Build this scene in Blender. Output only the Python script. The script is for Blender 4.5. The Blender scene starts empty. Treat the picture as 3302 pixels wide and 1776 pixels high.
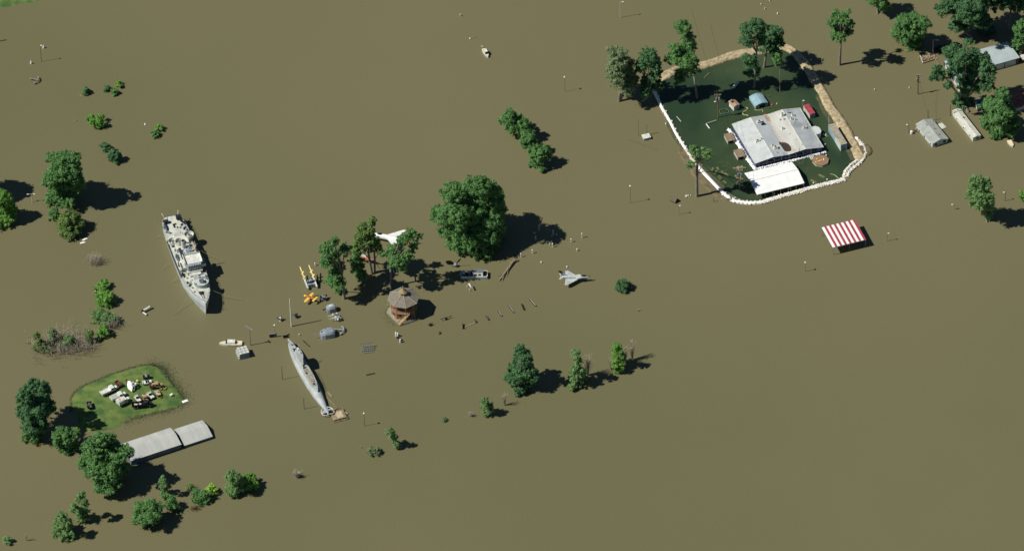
import bpy, math, random
import numpy as np
from mathutils import Vector, Matrix
SC = bpy.context.scene
PI = math.pi
# ---------------------------------------------------------------- camera
TH = math.radians(41.0); DIST = 2353.0; FP = 20000.0
RO = math.atan(750.0 / (FP / math.tan(TH)))
ct, st, cr, sr = math.cos(TH), math.sin(TH), math.cos(RO), math.sin(RO)
FW = Vector((0, ct, -st)); R0 = Vector((1, 0, 0)); U0 = Vector((0, st, ct))
UP = U0 * cr + R0 * sr; RT = R0 * cr - U0 * sr
CP = Vector((0, -DIST * ct, DIST * st))
cam = bpy.data.cameras.new("camera"); camo = bpy.data.objects.new("camera", cam)
SC.collection.objects.link(camo)
mw = Matrix((RT, UP, -FW)).transposed().to_4x4(); mw.translation = CP
camo.matrix_world = mw
cam.sensor_width = 36; cam.lens = 36 * FP / 3302; cam.clip_start = 10; cam.clip_end = 9000
SC.camera = camo
# ---------------------------------------------------------------- sky and sun
SEL, SAZ = math.radians(49.5), math.radians(14.5)
w = bpy.data.worlds.new("World"); SC.world = w; w.use_nodes = True
nt = w.node_tree; sk = nt.nodes.new("ShaderNodeTexSky"); sk.sky_type = 'NISHITA'
sk.sun_disc = False; sk.sun_elevation = SEL
sdir = Vector((-math.cos(SAZ) * math.cos(SEL), -math.sin(SAZ) * math.cos(SEL), math.sin(SEL)))
sk.sun_rotation = math.atan2(sdir.x, sdir.y); sk.air_density = 1.0; sk.dust_density = 0.0; sk.ozone_density = 4.0; sk.altitude = 1500
bg = nt.nodes["Background"]; nt.links.new(sk.outputs[0], bg.inputs[0]); bg.inputs[1].default_value = 0.05
sl = bpy.data.lights.new("sun", 'SUN'); sl.energy = 5.0; sl.angle = math.radians(0.5); sl.color = (1.0, 0.965, 0.90)
slo = bpy.data.objects.new("sun", sl); SC.collection.objects.link(slo)
slo.rotation_euler = sdir.to_track_quat('Z', 'Y').to_euler()
SC.view_settings.view_transform = 'Standard'; SC.view_settings.look = 'None'
SC.view_settings.exposure = -0.08; SC.view_settings.gamma = 1.0
# ---------------------------------------------------------------- helpers
def G(px, py, z=0.0):
    d = FW + RT * ((px - 1651) / FP) - UP * ((py - 888) / FP)
    t = (z - CP.z) / d.z
    return Vector((CP.x + t * d.x, CP.y + t * d.y, z))
def GV(px, py, y):
    d = FW + RT * ((px - 1651) / FP) - UP * ((py - 888) / FP)
    t = (y - CP.y) / d.y
    return CP + d * t
def HT(base, topy):
    if hasattr(topy, "__len__"): topy = topy[1]
    g = G(*base)
    return max(0.1, GV(base[0], topy, g.y).z)
def srgb(r, g, b):
    f = lambda c: (c / 12.92 if c <= .04045 else ((c + .055) / 1.055) ** 2.4)
    return tuple(f(c / 255.0) for c in (r, g, b))
MATS = {}
def mat(name, c1, c2=None, scale=1.5, rough=.75, bump=0.0, metal=0.0, transl=0.0, bscale=None, stretch=None, spec=None, detail=3):
    if name in MATS: return MATS[name]
    m = bpy.data.materials.new(name); m.use_nodes = True; n = m.node_tree; L = n.links
    p = n.nodes["Principled BSDF"]; p.inputs["Roughness"].default_value = rough; p.inputs["Metallic"].default_value = metal
    if spec is not None: p.inputs["Specular IOR Level"].default_value = spec
    if c2 is None: c2 = tuple(x * .8 for x in c1)
    tc = n.nodes.new("ShaderNodeTexCoord"); mp = n.nodes.new("ShaderNodeMapping")
    L.new(tc.outputs["Object"], mp.inputs[0])
    if stretch: mp.inputs["Scale"].default_value = stretch
    nz = n.nodes.new("ShaderNodeTexNoise"); nz.inputs["Scale"].default_value = scale; nz.inputs["Detail"].default_value = detail
    L.new(mp.outputs[0], nz.inputs["Vector"])
    rp = n.nodes.new("ShaderNodeValToRGB"); rp.color_ramp.elements[0].position = .36; rp.color_ramp.elements[1].position = .64
    rp.color_ramp.elements[0].color = (*c1, 1); rp.color_ramp.elements[1].color = (*c2, 1)
    L.new(nz.outputs[0], rp.inputs[0]); L.new(rp.outputs[0], p.inputs["Base Color"])
    if bump:
        nb = n.nodes.new("ShaderNodeTexNoise"); nb.inputs["Scale"].default_value = bscale or scale * 3
        L.new(mp.outputs[0], nb.inputs["Vector"])
        b = n.nodes.new("ShaderNodeBump"); b.inputs["Distance"].default_value = bump; L.new(nb.outputs[0], b.inputs["Height"])
        L.new(b.outputs[0], p.inputs["Normal"])
    if transl:
        tr = n.nodes.new("ShaderNodeBsdfTranslucent"); L.new(rp.outputs[0], tr.inputs[0])
        mx = n.nodes.new("ShaderNodeMixShader"); mx.inputs[0].default_value = transl
        L.new(p.outputs[0], mx.inputs[1]); L.new(tr.outputs[0], mx.inputs[2])
        L.new(mx.outputs[0], n.nodes["Material Output"].inputs[0])
    MATS[name] = m; return m

class MB:
    def __init__(s): s.v = []; s.f = []; s.mi = []; s.m = 0; s.T = None
    def add(s, vs, fs):
        o = len(s.v)
        if s.T is not None: vs = [s.T @ Vector(v) for v in vs]
        s.v.extend([tuple(v) for v in vs])
        for f in fs: s.f.append(tuple(i + o for i in f)); s.mi.append(s.m)
        return s
    def box(s, c, d, rz=0, rx=0, ry=0, taper=1.0):
        x, y, z = d[0] / 2, d[1] / 2, d[2] / 2
        M = Matrix.Translation(c) @ Matrix.Rotation(rz, 4, 'Z') @ Matrix.Rotation(ry, 4, 'Y') @ Matrix.Rotation(rx, 4, 'X')
        vs = []
        for k, t in ((-z, 1), (z, taper)):
            for a, b in ((-x, -y), (x, -y), (x, y), (-x, y)): vs.append(M @ Vector((a * t, b * t, k)))
        return s.add(vs, [(3, 2, 1, 0), (4, 5, 6, 7), (0, 1, 5, 4), (1, 2, 6, 5), (2, 3, 7, 6), (3, 0, 4, 7)])
    def cyl(s, p0, p1, r0, r1=None, n=8, caps=True):
        p0 = Vector(p0); p1 = Vector(p1); r1 = r0 if r1 is None else r1
        a = (p1 - p0).normalized(); u = a.orthogonal().normalized(); v = a.cross(u)
        vs = []
        for p, r in ((p0, r0), (p1, r1)):
            for i in range(n):
                t = 2 * PI * i / n; vs.append(p + (u * math.cos(t) + v * math.sin(t)) * r)
        fs = [(i, (i + 1) % n, n + (i + 1) % n, n + i) for i in range(n)]
        if caps: fs += [tuple(range(n - 1, -1, -1)), tuple(range(n, 2 * n))]
        return s.add(vs, fs)
    def tube(s, pts, rs, n=6):
        pts = [Vector(p) for p in pts]
        if not hasattr(rs, '__len__'): rs = [rs] * len(pts)
        vs = []
        for k, p in enumerate(pts):
            a = (pts[min(k + 1, len(pts) - 1)] - pts[max(k - 1, 0)]).normalized()
            ref = Vector((0, 0, 1)) if abs(a.z) < .9 else Vector((1, 0, 0))
            u = a.cross(ref).normalized(); v = a.cross(u)
            for i in range(n):
                t = 2 * PI * i / n; vs.append(p + (u * math.cos(t) + v * math.sin(t)) * rs[k])
        fs = []
        for k in range(len(pts) - 1):
            for i in range(n): fs.append((k * n + i, k * n + (i + 1) % n, (k + 1) * n + (i + 1) % n, (k + 1) * n + i))
        fs += [tuple(range(n - 1, -1, -1)), tuple(range((len(pts) - 1) * n, len(pts) * n))]
        return s.add(vs, fs)
    def prism(s, pts, z0, z1):
        n = len(pts); zf = (lambda z, i: z[i] if hasattr(z, '__len__') else z)
        vs = [(p[0], p[1], zf(z0, i)) for i, p in enumerate(pts)] + [(p[0], p[1], zf(z1, i)) for i, p in enumerate(pts)]
        return s.add(vs, [tuple(range(n - 1, -1, -1)), tuple(range(n, 2 * n))] + [(i, (i + 1) % n, n + (i + 1) % n, n + i) for i in range(n)])
    def loft(s, rings, cap=True, closed=True):
        n = len(rings[0]); vs = [p for r in rings for p in r]; fs = []
        for k in range(len(rings) - 1):
            for i in range(n if closed else n - 1):
                fs.append((k * n + i, k * n + (i + 1) % n, (k + 1) * n + (i + 1) % n, (k + 1) * n + i))
        if cap: fs += [tuple(range(n - 1, -1, -1)), tuple(range((len(rings) - 1) * n, len(rings) * n))]
        return s.add(vs, fs)
    def ell(s, c, r, n=8, m=5, M=None):
        rings = []
        for k in range(m + 1):
            t = -PI / 2 + PI * (k / m) * .998 + .002; q = []
            for i in range(n):
                a = 2 * PI * i / n; p = Vector((r[0] * math.cos(t) * math.cos(a), r[1] * math.cos(t) * math.sin(a), r[2] * math.sin(t)))
                if M is not None: p = M @ p
                q.append(p + Vector(c))
            rings.append(q)
        return s.loft(rings, cap=False)
    def gable(s, x0, x1, y0, y1, z, zr, th=.12, axis='x', ov=.3):
        # thick two-plane roof, ridge along x (or y)
        if axis == 'x':
            a = [(y0 - ov, z), ((y0 + y1) / 2, zr), (y1 + ov, z), (y1 + ov, z - th), ((y0 + y1) / 2, zr - th), (y0 - ov, z - th)]
            rings = [[(x, p[0], p[1]) for p in a] for x in (x0 - ov, x1 + ov)]
        else:
            a = [(x0 - ov, z), ((x0 + x1) / 2, zr), (x1 + ov, z), (x1 + ov, z - th), ((x0 + x1) / 2, zr - th), (x0 - ov, z - th)]
            rings = [[(p[0], y, p[1]) for p in a] for y in (y0 - ov, y1 + ov)]
        n = 6; vs = rings[0] + rings[1]
        return s.add(vs, [(0, 1, 7, 6), (1, 2, 8, 7), (2, 3, 9, 8), (3, 4, 10, 9), (4, 5, 11, 10), (5, 0, 6, 11),
                          (0, 5, 4, 1), (1, 4, 3, 2), (6, 7, 10, 11), (7, 8, 9, 10)])
    def build(s, name, mats, parent=None, smooth=False, loc=None, rz=0):
        me = bpy.data.meshes.new(name); me.from_pydata(s.v, [], s.f)
        if not isinstance(mats, (list, tuple)): mats = [mats]
        for q in mats: me.materials.append(q)
        if len(mats) > 1: me.polygons.foreach_set("material_index", s.mi)
        if smooth: me.polygons.foreach_set("use_smooth", [True] * len(me.polygons))
        me.update(); o = bpy.data.objects.new(name, me); SC.collection.objects.link(o)
        if parent is not None: o.parent = parent
        if loc is not None: o.location = loc
        o.rotation_euler[2] = rz
        return o
def tag(o, label=None, cat=None, group=None, kind=None):
    if label: o['label'] = label
    if cat: o['category'] = cat
    if group: o['group'] = group
    if kind: o['kind'] = kind
    return o
def thing(name, label, cat, loc, rz=0, group=None):
    o = bpy.data.objects.new(name, None); SC.collection.objects.link(o); o.location = loc; o.rotation_euler[2] = rz
    o.empty_display_size = .5
    return tag(o, label, cat, group)
def dup(root, loc, rz, label):
    r = root.copy(); SC.collection.objects.link(r); r.location = loc; r.rotation_euler[2] = rz; r['label'] = label
    for ch in list(root.children):
        c = ch.copy(); SC.collection.objects.link(c); c.parent = r
        for g in list(ch.children):
            d = g.copy(); SC.collection.objects.link(d); d.parent = c
    return r
def frame(p0, p1, p2, z=0):
    A, B, C = G(*p0, z), G(*p1, z), G(*p2, z)
    e = (B - A); L = e.length; e.normalize(); q = C - A
    if q.length > L * 1.15: m = q.normalized(); e = Vector((m.y, -m.x, 0)); L = (B - A).dot(e)
    n = Vector((-e.y, e.x, 0)); W = q.dot(n)
    c = A + e * L / 2 + n * W / 2; c.z = 0
    return c, math.atan2(e.y, e.x), L, abs(W)
def seg(p0, p1, z=0):      # centre, heading, length of a pixel segment on height z
    A, B = G(*p0, z), G(*p1, z); e = B - A; c = (A + B) / 2; c.z = 0
    return c, math.atan2(e.y, e.x), e.length
# ---------------------------------------------------------------- materials
WHITE = mat("white_paint", srgb(225, 226, 214), srgb(196, 198, 186), .8, .5)
SHEET = mat("white_sheet", srgb(247, 247, 243), srgb(238, 238, 233), .4, .45)
CREAM = mat("cream_paint", srgb(212, 211, 196), srgb(186, 187, 174), .7, .6)
SHIPG = mat("ship_grey", srgb(150, 162, 170), srgb(128, 142, 150), .5, .55)
DECK = mat("deck_paint", srgb(205, 207, 192), srgb(178, 181, 168), .45, .7)
HULLW = mat("hull_paint", srgb(196, 202, 200), srgb(170, 180, 184), .25, .5, stretch=(1, 1, .3))
SUBG = mat("submarine_paint", srgb(176, 181, 178), srgb(156, 162, 160), .3, .45)
DARK = mat("dark_metal", srgb(36, 40, 46), srgb(24, 27, 32), 2, .6)
GUNG = mat("gun_grey", srgb(150, 160, 165), srgb(120, 132, 140), 1.2, .5)
GLASS = mat("window_glass", srgb(30, 38, 52), srgb(22, 28, 40), 1, .15)
WOOD = mat("weathered_wood", srgb(168, 150, 118), srgb(128, 112, 88), 1.5, .85)
DWOOD = mat("dark_wood", srgb(70, 62, 50), srgb(50, 44, 38), 2, .85)
POLE = mat("pole_wood", srgb(88, 76, 64), srgb(66, 58, 50), 2, .85)
STEEL = mat("galvanised_steel", srgb(150, 152, 150), srgb(118, 120, 120), 2, .45, metal=.3)
BARK = mat("bark", srgb(146, 138, 122), srgb(100, 94, 84), 2.2, .9, bump=.05)
TWIG = mat("dead_twigs", srgb(196, 186, 168), srgb(160, 150, 134), 1.5, .9)
PALEW = mat("pale_dead_wood", srgb(186, 174, 150), srgb(150, 138, 116), 1.5, .9)
RTWIG = mat("red_twigs", srgb(110, 62, 40), srgb(80, 46, 32), 1.5, .9)
YEL = mat("yellow_paint", srgb(240, 205, 90), srgb(222, 180, 62), 1, .45)
PYEL = mat("pale_yellow_paint", srgb(244, 226, 150), srgb(228, 204, 116), 1, .45)
ORG = mat("orange_paint", srgb(206, 96, 56), srgb(170, 74, 42), 1.4, .5)
RED = mat("red_paint", srgb(178, 76, 82), srgb(160, 66, 74), .8, .5)
MARO = mat("maroon_paint", srgb(120, 62, 56), srgb(96, 50, 46), .8, .6)
RUST = mat("rusty_steel", srgb(118, 78, 56), srgb(72, 52, 42), 2.5, .85)
OCHRE = mat("ochre_paint", srgb(190, 160, 100), srgb(146, 118, 76), 2, .7)
BLACK = mat("black_paint", srgb(20, 22, 26), srgb(14, 15, 18), 2, .5)
RUBBER = mat("tyre_rubber", srgb(34, 34, 36), srgb(22, 22, 24), 3, .8)
GREYR = mat("grey_roofing", srgb(186, 188, 180), srgb(168, 171, 165), .35, .8, stretch=(1, .15, 1))
SHING = mat("grey_shingle", srgb(138, 131, 115), srgb(108, 102, 90), 2.2, .9, bump=.03, bscale=6)
BRSH = mat("brown_shingle", srgb(112, 100, 82), srgb(86, 76, 62), 1.6, .9)
TANR = mat("tan_roofing", srgb(180, 150, 120), srgb(156, 126, 98), 1.2, .9)
BLUER = mat("blue_metal_roofing", srgb(150, 180, 190), srgb(134, 164, 176), .5, .5)
PBLUE = mat("pale_blue_panel", srgb(150, 176, 180), srgb(130, 158, 166), .5, .6)
SIDING = mat("pale_siding", srgb(206, 214, 206), srgb(180, 192, 186), .5, .6)
CEDAR = mat("cedar_siding", srgb(160, 100, 58), srgb(128, 78, 44), 1.2, .8)
CONC = mat("concrete", srgb(160, 158, 140), srgb(134, 132, 116), .8, .9)
SOIL = mat("bare_soil", srgb(190, 174, 138), srgb(148, 132, 100), .8, .95, bump=.06, bscale=3, detail=8)
MUD = mat("wet_mud", srgb(120, 108, 78), srgb(96, 86, 62), .5, .8, bump=.05)
BAG = mat("sandbag_cloth", srgb(243, 241, 232), srgb(198, 190, 168), .7, .8, detail=8)
GRASSM = mat("grass_turf", srgb(108, 124, 60), srgb(62, 94, 42), .22, .95, bump=.12, bscale=4, detail=10)
TUFT = mat("grass_blades", srgb(96, 104, 66), srgb(74, 86, 54), .8, .9)
FOL = {
 'dark': mat("foliage_dark", srgb(103, 148, 93), srgb(74, 118, 76), .5, .7, transl=.4),
 'mid': mat("foliage_mid", srgb(122, 169, 95), srgb(89, 135, 76), .5, .7, transl=.4),
 'bright': mat("foliage_bright", srgb(144, 190, 89), srgb(108, 159, 69), .6, .7, transl=.42),
 'lime': mat("foliage_lime", srgb(201, 231, 101), srgb(154, 199, 80), .9, .7, transl=.42),
 'willow': mat("foliage_willow", srgb(154, 169, 122), srgb(122, 148, 103), .6, .75, transl=.4),
 'olive': mat("foliage_olive", srgb(133, 159, 84), srgb(99, 131, 69), .6, .75, transl=.4),
 'fresh': mat("foliage_fresh", srgb(146, 180, 112), srgb(112, 154, 93), .7, .7, transl=.42),
}
# ---------------------------------------------------------------- setting: water
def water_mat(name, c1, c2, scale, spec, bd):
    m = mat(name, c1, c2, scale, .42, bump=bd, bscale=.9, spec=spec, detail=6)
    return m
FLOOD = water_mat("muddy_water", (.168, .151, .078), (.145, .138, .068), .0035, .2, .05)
PONDM = water_mat("green_water", (.024, .048, .024), (.052, .078, .034), .035, .25, .03)
mb = MB(); N = 24; S = 1400
for j in range(N + 1):
    for i in range(N + 1): mb.v.append((-S + 2 * S * i / N, -S + 2 * S * j / N, 0))
for j in range(N):
    for i in range(N):
        a = j * (N + 1) + i; mb.f.append((a, a + 1, a + N + 2, a + N + 1)); mb.mi.append(0)
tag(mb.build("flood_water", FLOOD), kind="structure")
mb = MB(); mb.add([(-1500, -1500, -6), (1500, -1500, -6), (1500, 1500, -6), (-1500, 1500, -6)], [(0, 1, 2, 3)])
tag(mb.build("ground", SOIL), kind="structure")

pond = [(2112, 268), (2150, 232), (2200, 222), (2262, 214), (2330, 196), (2420, 178), (2490, 165), (2540, 160), (2590, 215), (2640, 300), (2690, 372),
        (2722, 430), (2748, 480), (2762, 512), (2730, 545), (2712, 575), (2609, 603), (2522, 629), (2464, 645), (2421, 648), (2386, 642), (2355, 626),
        (2318, 600), (2256, 540), (2220, 484), (2188, 434), (2165, 390), (2149, 360), (2130, 320)]
mb = MB(); mb.prism([G(*p)[:2] for p in pond], -.2, .06)
tag(mb.build("pond_water", PONDM), kind="structure")

def catmull(pts, step):
    out = []; P = [Vector(p) for p in pts]
    for k in range(len(P) - 1):
        a, b, c, d = P[max(k - 1, 0)], P[k], P[k + 1], P[min(k + 2, len(P) - 1)]
        n = max(1, int((c - b).length / step))
        for i in range(n):
            t = i / n
            out.append(.5 * ((2 * b) + (c - a) * t + (2 * a - 5 * b + 4 * c - d) * t * t + (3 * b - a - 3 * c + d) * t ** 3))
    out.append(P[-1]); return out
def berm(name, pts, wid, hgt, m, seed, label, cat=None, kind=None, step=1.0, z0=-.4):
    rnd = random.Random(seed); C = catmull([G(p[0], p[1]) for p in pts], step); rings = []
    ws = wid if callable(wid) else (lambda t: wid); hs = hgt if callable(hgt) else (lambda t: hgt)
    jl = jr = 0
    for k, p in enumerate(C):
        a = C[min(k + 1, len(C) - 1)] - C[max(k - 1, 0)]; a.normalize(); n = Vector((-a.y, a.x, 0)); t = k / (len(C) - 1)
        W, H = ws(t) / 2, hs(t); e = min(1, min(k, len(C) - 1 - k) / 3 + .15)
        jl = jl * .8 + rnd.uniform(-.2, .2); jr = jr * .8 + rnd.uniform(-.2, .2)
        prof = [(-1.0, z0, jl), (-.86, H * .45, jl), (-.6, H * .9, jl * .6), (-.1, H * .97, 0), (.5, H, jr * .6), (.84, H * .5, jr), (1.0, z0, jr)]
        rings.append([p + n * (W * e * q[0] + q[2]) + Vector((0, 0, (q[1] if q[1] < 0 else q[1] * e + rnd.uniform(-.05, .05) * min(1, H)))) for q in prof])
    mb = MB(); mb.loft(rings, closed=False, cap=False)
    o = mb.build(name, m)
    return tag(o, label, cat, None, kind)
berm("dirt_levee", [(2132, 262), (2147, 246), (2185, 228), (2256, 213), (2314, 196), (2360, 181), (2395, 173), (2439, 166), (2491, 158), (2534, 155), (2562, 172), (2590, 204),
     (2618, 246), (2650, 300), (2672, 338), (2700, 380), (2724, 420), (2744, 458), (2764, 492), (2776, 520)], lambda t: 4.8 if t < .4 else (4.6 if t > .8 else 4.2), 1.0, SOIL, 3, None, kind="structure")
berm("mud_margin", [(2640, 300), (2662, 345), (2690, 392), (2714, 432), (2736, 472), (2750, 500), (2744, 520)], 4.4, .16, mat("shallow_mud", srgb(92, 86, 58), srgb(64, 76, 48), .5, .6), 14, None, kind="structure", z0=.0)
berm("mud_margin", [(2152, 385), (2178, 432), (2205, 474), (2232, 508), (2266, 548), (2310, 590), (2350, 626)], 3.2, .14, mat("shallow_mud", (0, 0, 0)), 15, None, kind="structure", z0=.0)
berm("soil_strip", [(2192, 478), (2212, 510), (2232, 540), (2258, 572), (2290, 604), (2320, 628), (2350, 646)], lambda t: 3.4 + 1.6 * t, .35, MUD, 4, None, kind="structure")
berm("soil_mound", [(2762, 500), (2779, 482), (2792, 476), (2797, 492), (2786, 506)], 4.6, .7, MUD, 5, None, kind="structure", step=.7)
def bags(mb, pts, rows, courses, rnd, spacing=.62, size=(.50, .34, .15), base=0.05, z0=0.0):
    C = catmull([G(p[0], p[1]) for p in pts], spacing)
    for k, p in enumerate(C):
        a = C[min(k + 1, len(C) - 1)] - C[max(k - 1, 0)]; a.normalize(); n = Vector((-a.y, a.x, 0)); an = math.atan2(a.y, a.x)
        for c in range(courses):
            R = rows - c
            for r in range(R):
                o = (r - (R - 1) / 2) * .5 + rnd.uniform(-.2, .2)
                q = p + n * o + a * rnd.uniform(-.2, .2)
                M = Matrix.Rotation(an + (PI / 2 if (k + c) % 3 == 0 else 0) + rnd.uniform(-.35, .35), 3, 'Z') @ Matrix.Rotation(rnd.uniform(-.2, .2), 3, 'Y')
                s_ = rnd.uniform(.85, 1.25)
                mb.ell((q.x, q.y, z0 + base + .26 * c + rnd.uniform(0, .08)), (size[0] * s_, size[1] * s_, size[2] * 1.1), 6, 4, M)
rnd = random.Random(7)
def bermcore(mb, pts, wid, H):
    C = catmull([G(p[0], p[1]) for p in pts], .8); rings = []
    for k, p in enumerate(C):
        a = C[min(k + 1, len(C) - 1)] - C[max(k - 1, 0)]; a.normalize(); n = Vector((-a.y, a.x, 0))
        rings.append([p + n * wid / 2 * x + Vector((0, 0, z)) for x, z in ((-1, -.3), (-.8, H * .6), (-.3, H), (.3, H), (.8, H * .6), (1, -.3))])
    mb.loft(rings, closed=False, cap=False)
Wp = [(2100, 276), (2107, 292), (2119, 315), (2134, 348), (2143, 363), (2161, 394), (2182, 435), (2213, 485)]
Wq = [(2213, 485), (2232, 514), (2252, 539), (2280, 570), (2309, 601), (2335, 627), (2360, 645), (2383, 652), (2421, 656), (2464, 652)]
Sp = [(2464, 652), (2522, 634), (2609, 609), (2660, 596), (2704, 586), (2722, 580)]
Ep = [(2722, 578), (2724, 566), (2728, 550), (2747, 530), (2766, 514), (2776, 500), (2779, 484), (2772, 468), (2760, 452), (2752, 444)]
wall = thing("sandbag_wall", "long white sandbag wall curving round the west and south of the green pond", "sandbag wall", G(2421, 656))
inv = Matrix.Translation(-G(2421, 656))
def part(mb, name, m, parent, smooth=False):
    o = mb.build(name, m, parent, smooth); return o
mb = MB(); mb.T = inv; bermcore(mb, Wp, 1.3, .75); bermcore(mb, Wq[2:], 1.8, .7); part(mb, "plastic_sheeting", SHEET, wall)
mb = MB(); mb.T = inv
bags(mb, Wq[:4], 3, 3, rnd, .6); bags(mb, Wq[5:], 4, 1, rnd, 1.5, base=.5); bags(mb, Wp, 3, 1, rnd, 2.2, base=.45)
bermcore(mb, Sp, 2.0, .8); bags(mb, Sp, 4, 2, rnd, .8, base=.3)
bags(mb, Ep, 2, 2, rnd, .5)
bags(mb, [(2733, 571), (2738, 556), (2757, 540), (2780, 520), (2790, 500), (2788, 480), (2776, 462), (2762, 446)], 2, 2, rnd, .5, base=.3)
part(mb, "bag_courses", BAG, wall)

# ---------------------------------------------------------------- island, bank
def dome(name, outline, peak, m, cell=.9, kind="structure", noise=.1, edge=5.0, seed=1, z0=-.25):
    O = [G(*p) for p in outline]; C = [Vector((p.x, p.y)) for p in catmull(O + [O[0]], 1.5)]
    xs = [p.x for p in C]; ys = [p.y for p in C]; n = len(C); A = np.array([[p.x, p.y] for p in C]); B = np.roll(A, -1, 0)
    gx = np.arange(min(xs) - cell, max(xs) + cell, cell); gy = np.arange(min(ys) - cell, max(ys) + cell, cell)
    X, Y = np.meshgrid(gx, gy); Pn = np.stack([X.ravel(), Y.ravel()], 1)
    d = np.full(len(Pn), 1e9); ins = np.zeros(len(Pn), bool)
    for a, b in zip(A, B):
        e = b - a; t = np.clip(((Pn - a) @ e) / max(e @ e, 1e-9), 0, 1); d = np.minimum(d, np.linalg.norm(Pn - a - t[:, None] * e, axis=1))
        c = ((a[1] > Pn[:, 1]) != (b[1] > Pn[:, 1])); xi = a[0] + (Pn[:, 1] - a[1]) * (b[0] - a[0]) / (b[1] - a[1] + 1e-12)
        ins ^= c & (Pn[:, 0] < xi)
    s = np.where(ins, d, -d); rs = np.random.RandomState(seed)
    wob = np.sin(Pn[:, 0] * .9 + 1.3) * np.cos(Pn[:, 1] * 1.1) * .5 + np.sin(Pn[:, 0] * .37 + Pn[:, 1] * .5) * .7
    Z = z0 + .25 + peak * (1 - np.exp(-np.clip(s + wob * .35, 0, 99) / edge)) - np.clip(-(s + wob * .35), 0, 3) * .12 + rs.uniform(-noise, noise, len(s)) * np.clip(s / 2, 0, 1)
    W = len(gx); keep = (s > -1.8).reshape(X.shape); idx = -np.ones(len(Pn), int); mb = MB()
    for j in range(len(gy) - 1):
        for i in range(W - 1):
            if keep[j, i] and keep[j, i + 1] and keep[j + 1, i] and keep[j + 1, i + 1]:
                q = []
                for a in (j * W + i, j * W + i + 1, (j + 1) * W + i + 1, (j + 1) * W + i):
                    if idx[a] < 0: idx[a] = len(mb.v); mb.v.append((Pn[a, 0], Pn[a, 1], Z[a]))
                    q.append(idx[a])
                mb.f.append(tuple(q)); mb.mi.append(0)
    return tag(mb.build(name, m, smooth=True), kind=kind), C
isl = [(232, 1300), (235, 1278), (260, 1252), (310, 1228), (370, 1205), (440, 1184), (490, 1178), (515, 1190), (540, 1225), (575, 1255), (594, 1292), (570, 1312),
       (520, 1322), (450, 1338), (400, 1355), (385, 1378), (340, 1388), (290, 1390), (262, 1380), (250, 1350), (232, 1325)]
dome("grass_island", isl, 1.0, GRASSM, .8)
IZ = .85
dome("grass_bank", [(-260, 75), (-100, 50), (0, 26), (30, 20), (80, 11), (122, 2), (200, -30), (150, -150), (-300, -120)], 2.0, GRASSM, 2.0, edge=6)
def tufts(name, pts, count, spread, seed, label, h=(.04, .2)):
    rnd = random.Random(seed); C = catmull([G(*p) for p in pts], .6); mb = MB()
    for _ in range(count):
        p = rnd.choice(C); r = abs(rnd.gauss(0, 1)) * spread; a = rnd.uniform(0, 2 * PI)
        x, y = p.x + r * math.cos(a), p.y + r * math.sin(a)
        t = rnd.uniform(0, 2 * PI); s = rnd.uniform(.1, .3); hh = rnd.uniform(*h)
        dx, dy = math.cos(t) * s, math.sin(t) * s; lx, ly = rnd.uniform(-.25, .25), rnd.uniform(-.25, .25)
        mb.add([(x - dx, y - dy, -.05), (x + dx, y + dy, -.05), (x + dx * .3 + lx, y + dy * .3 + ly, hh), (x - dx * .3 + lx, y - dy * .3 + ly, hh)], [(0, 1, 2, 3)])
    o = mb.build(name, TUFT); return tag(o, label, "grass", kind="stuff")
rim = [(230, 1325), (230, 1300), (233, 1276), (258, 1250), (310, 1226), (370, 1203), (440, 1181), (492, 1175), (520, 1188)]
tufts("shore_grass", rim, 1700, .6, 11, "drowned dark grass along the water's edge of the island")
tufts("reed_grass", [(490, 1176), (520, 1186), (538, 1205), (550, 1230), (565, 1250), (590, 1285)], 5200, 2.2, 12, "drowned dark grass standing in the water east of the island")
tufts("sedge_grass", [(598, 1296), (560, 1316), (500, 1332), (440, 1346), (405, 1362)], 2400, 1.9, 13, "drowned grass in shallow water south of the island")
tufts("rim_grass", [(1262, 995), (1246, 1010), (1256, 1030), (1272, 1050)], 700, 1.9, 14, "drowned grass west of the octagonal pavilion", h=(.02, .1))

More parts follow.
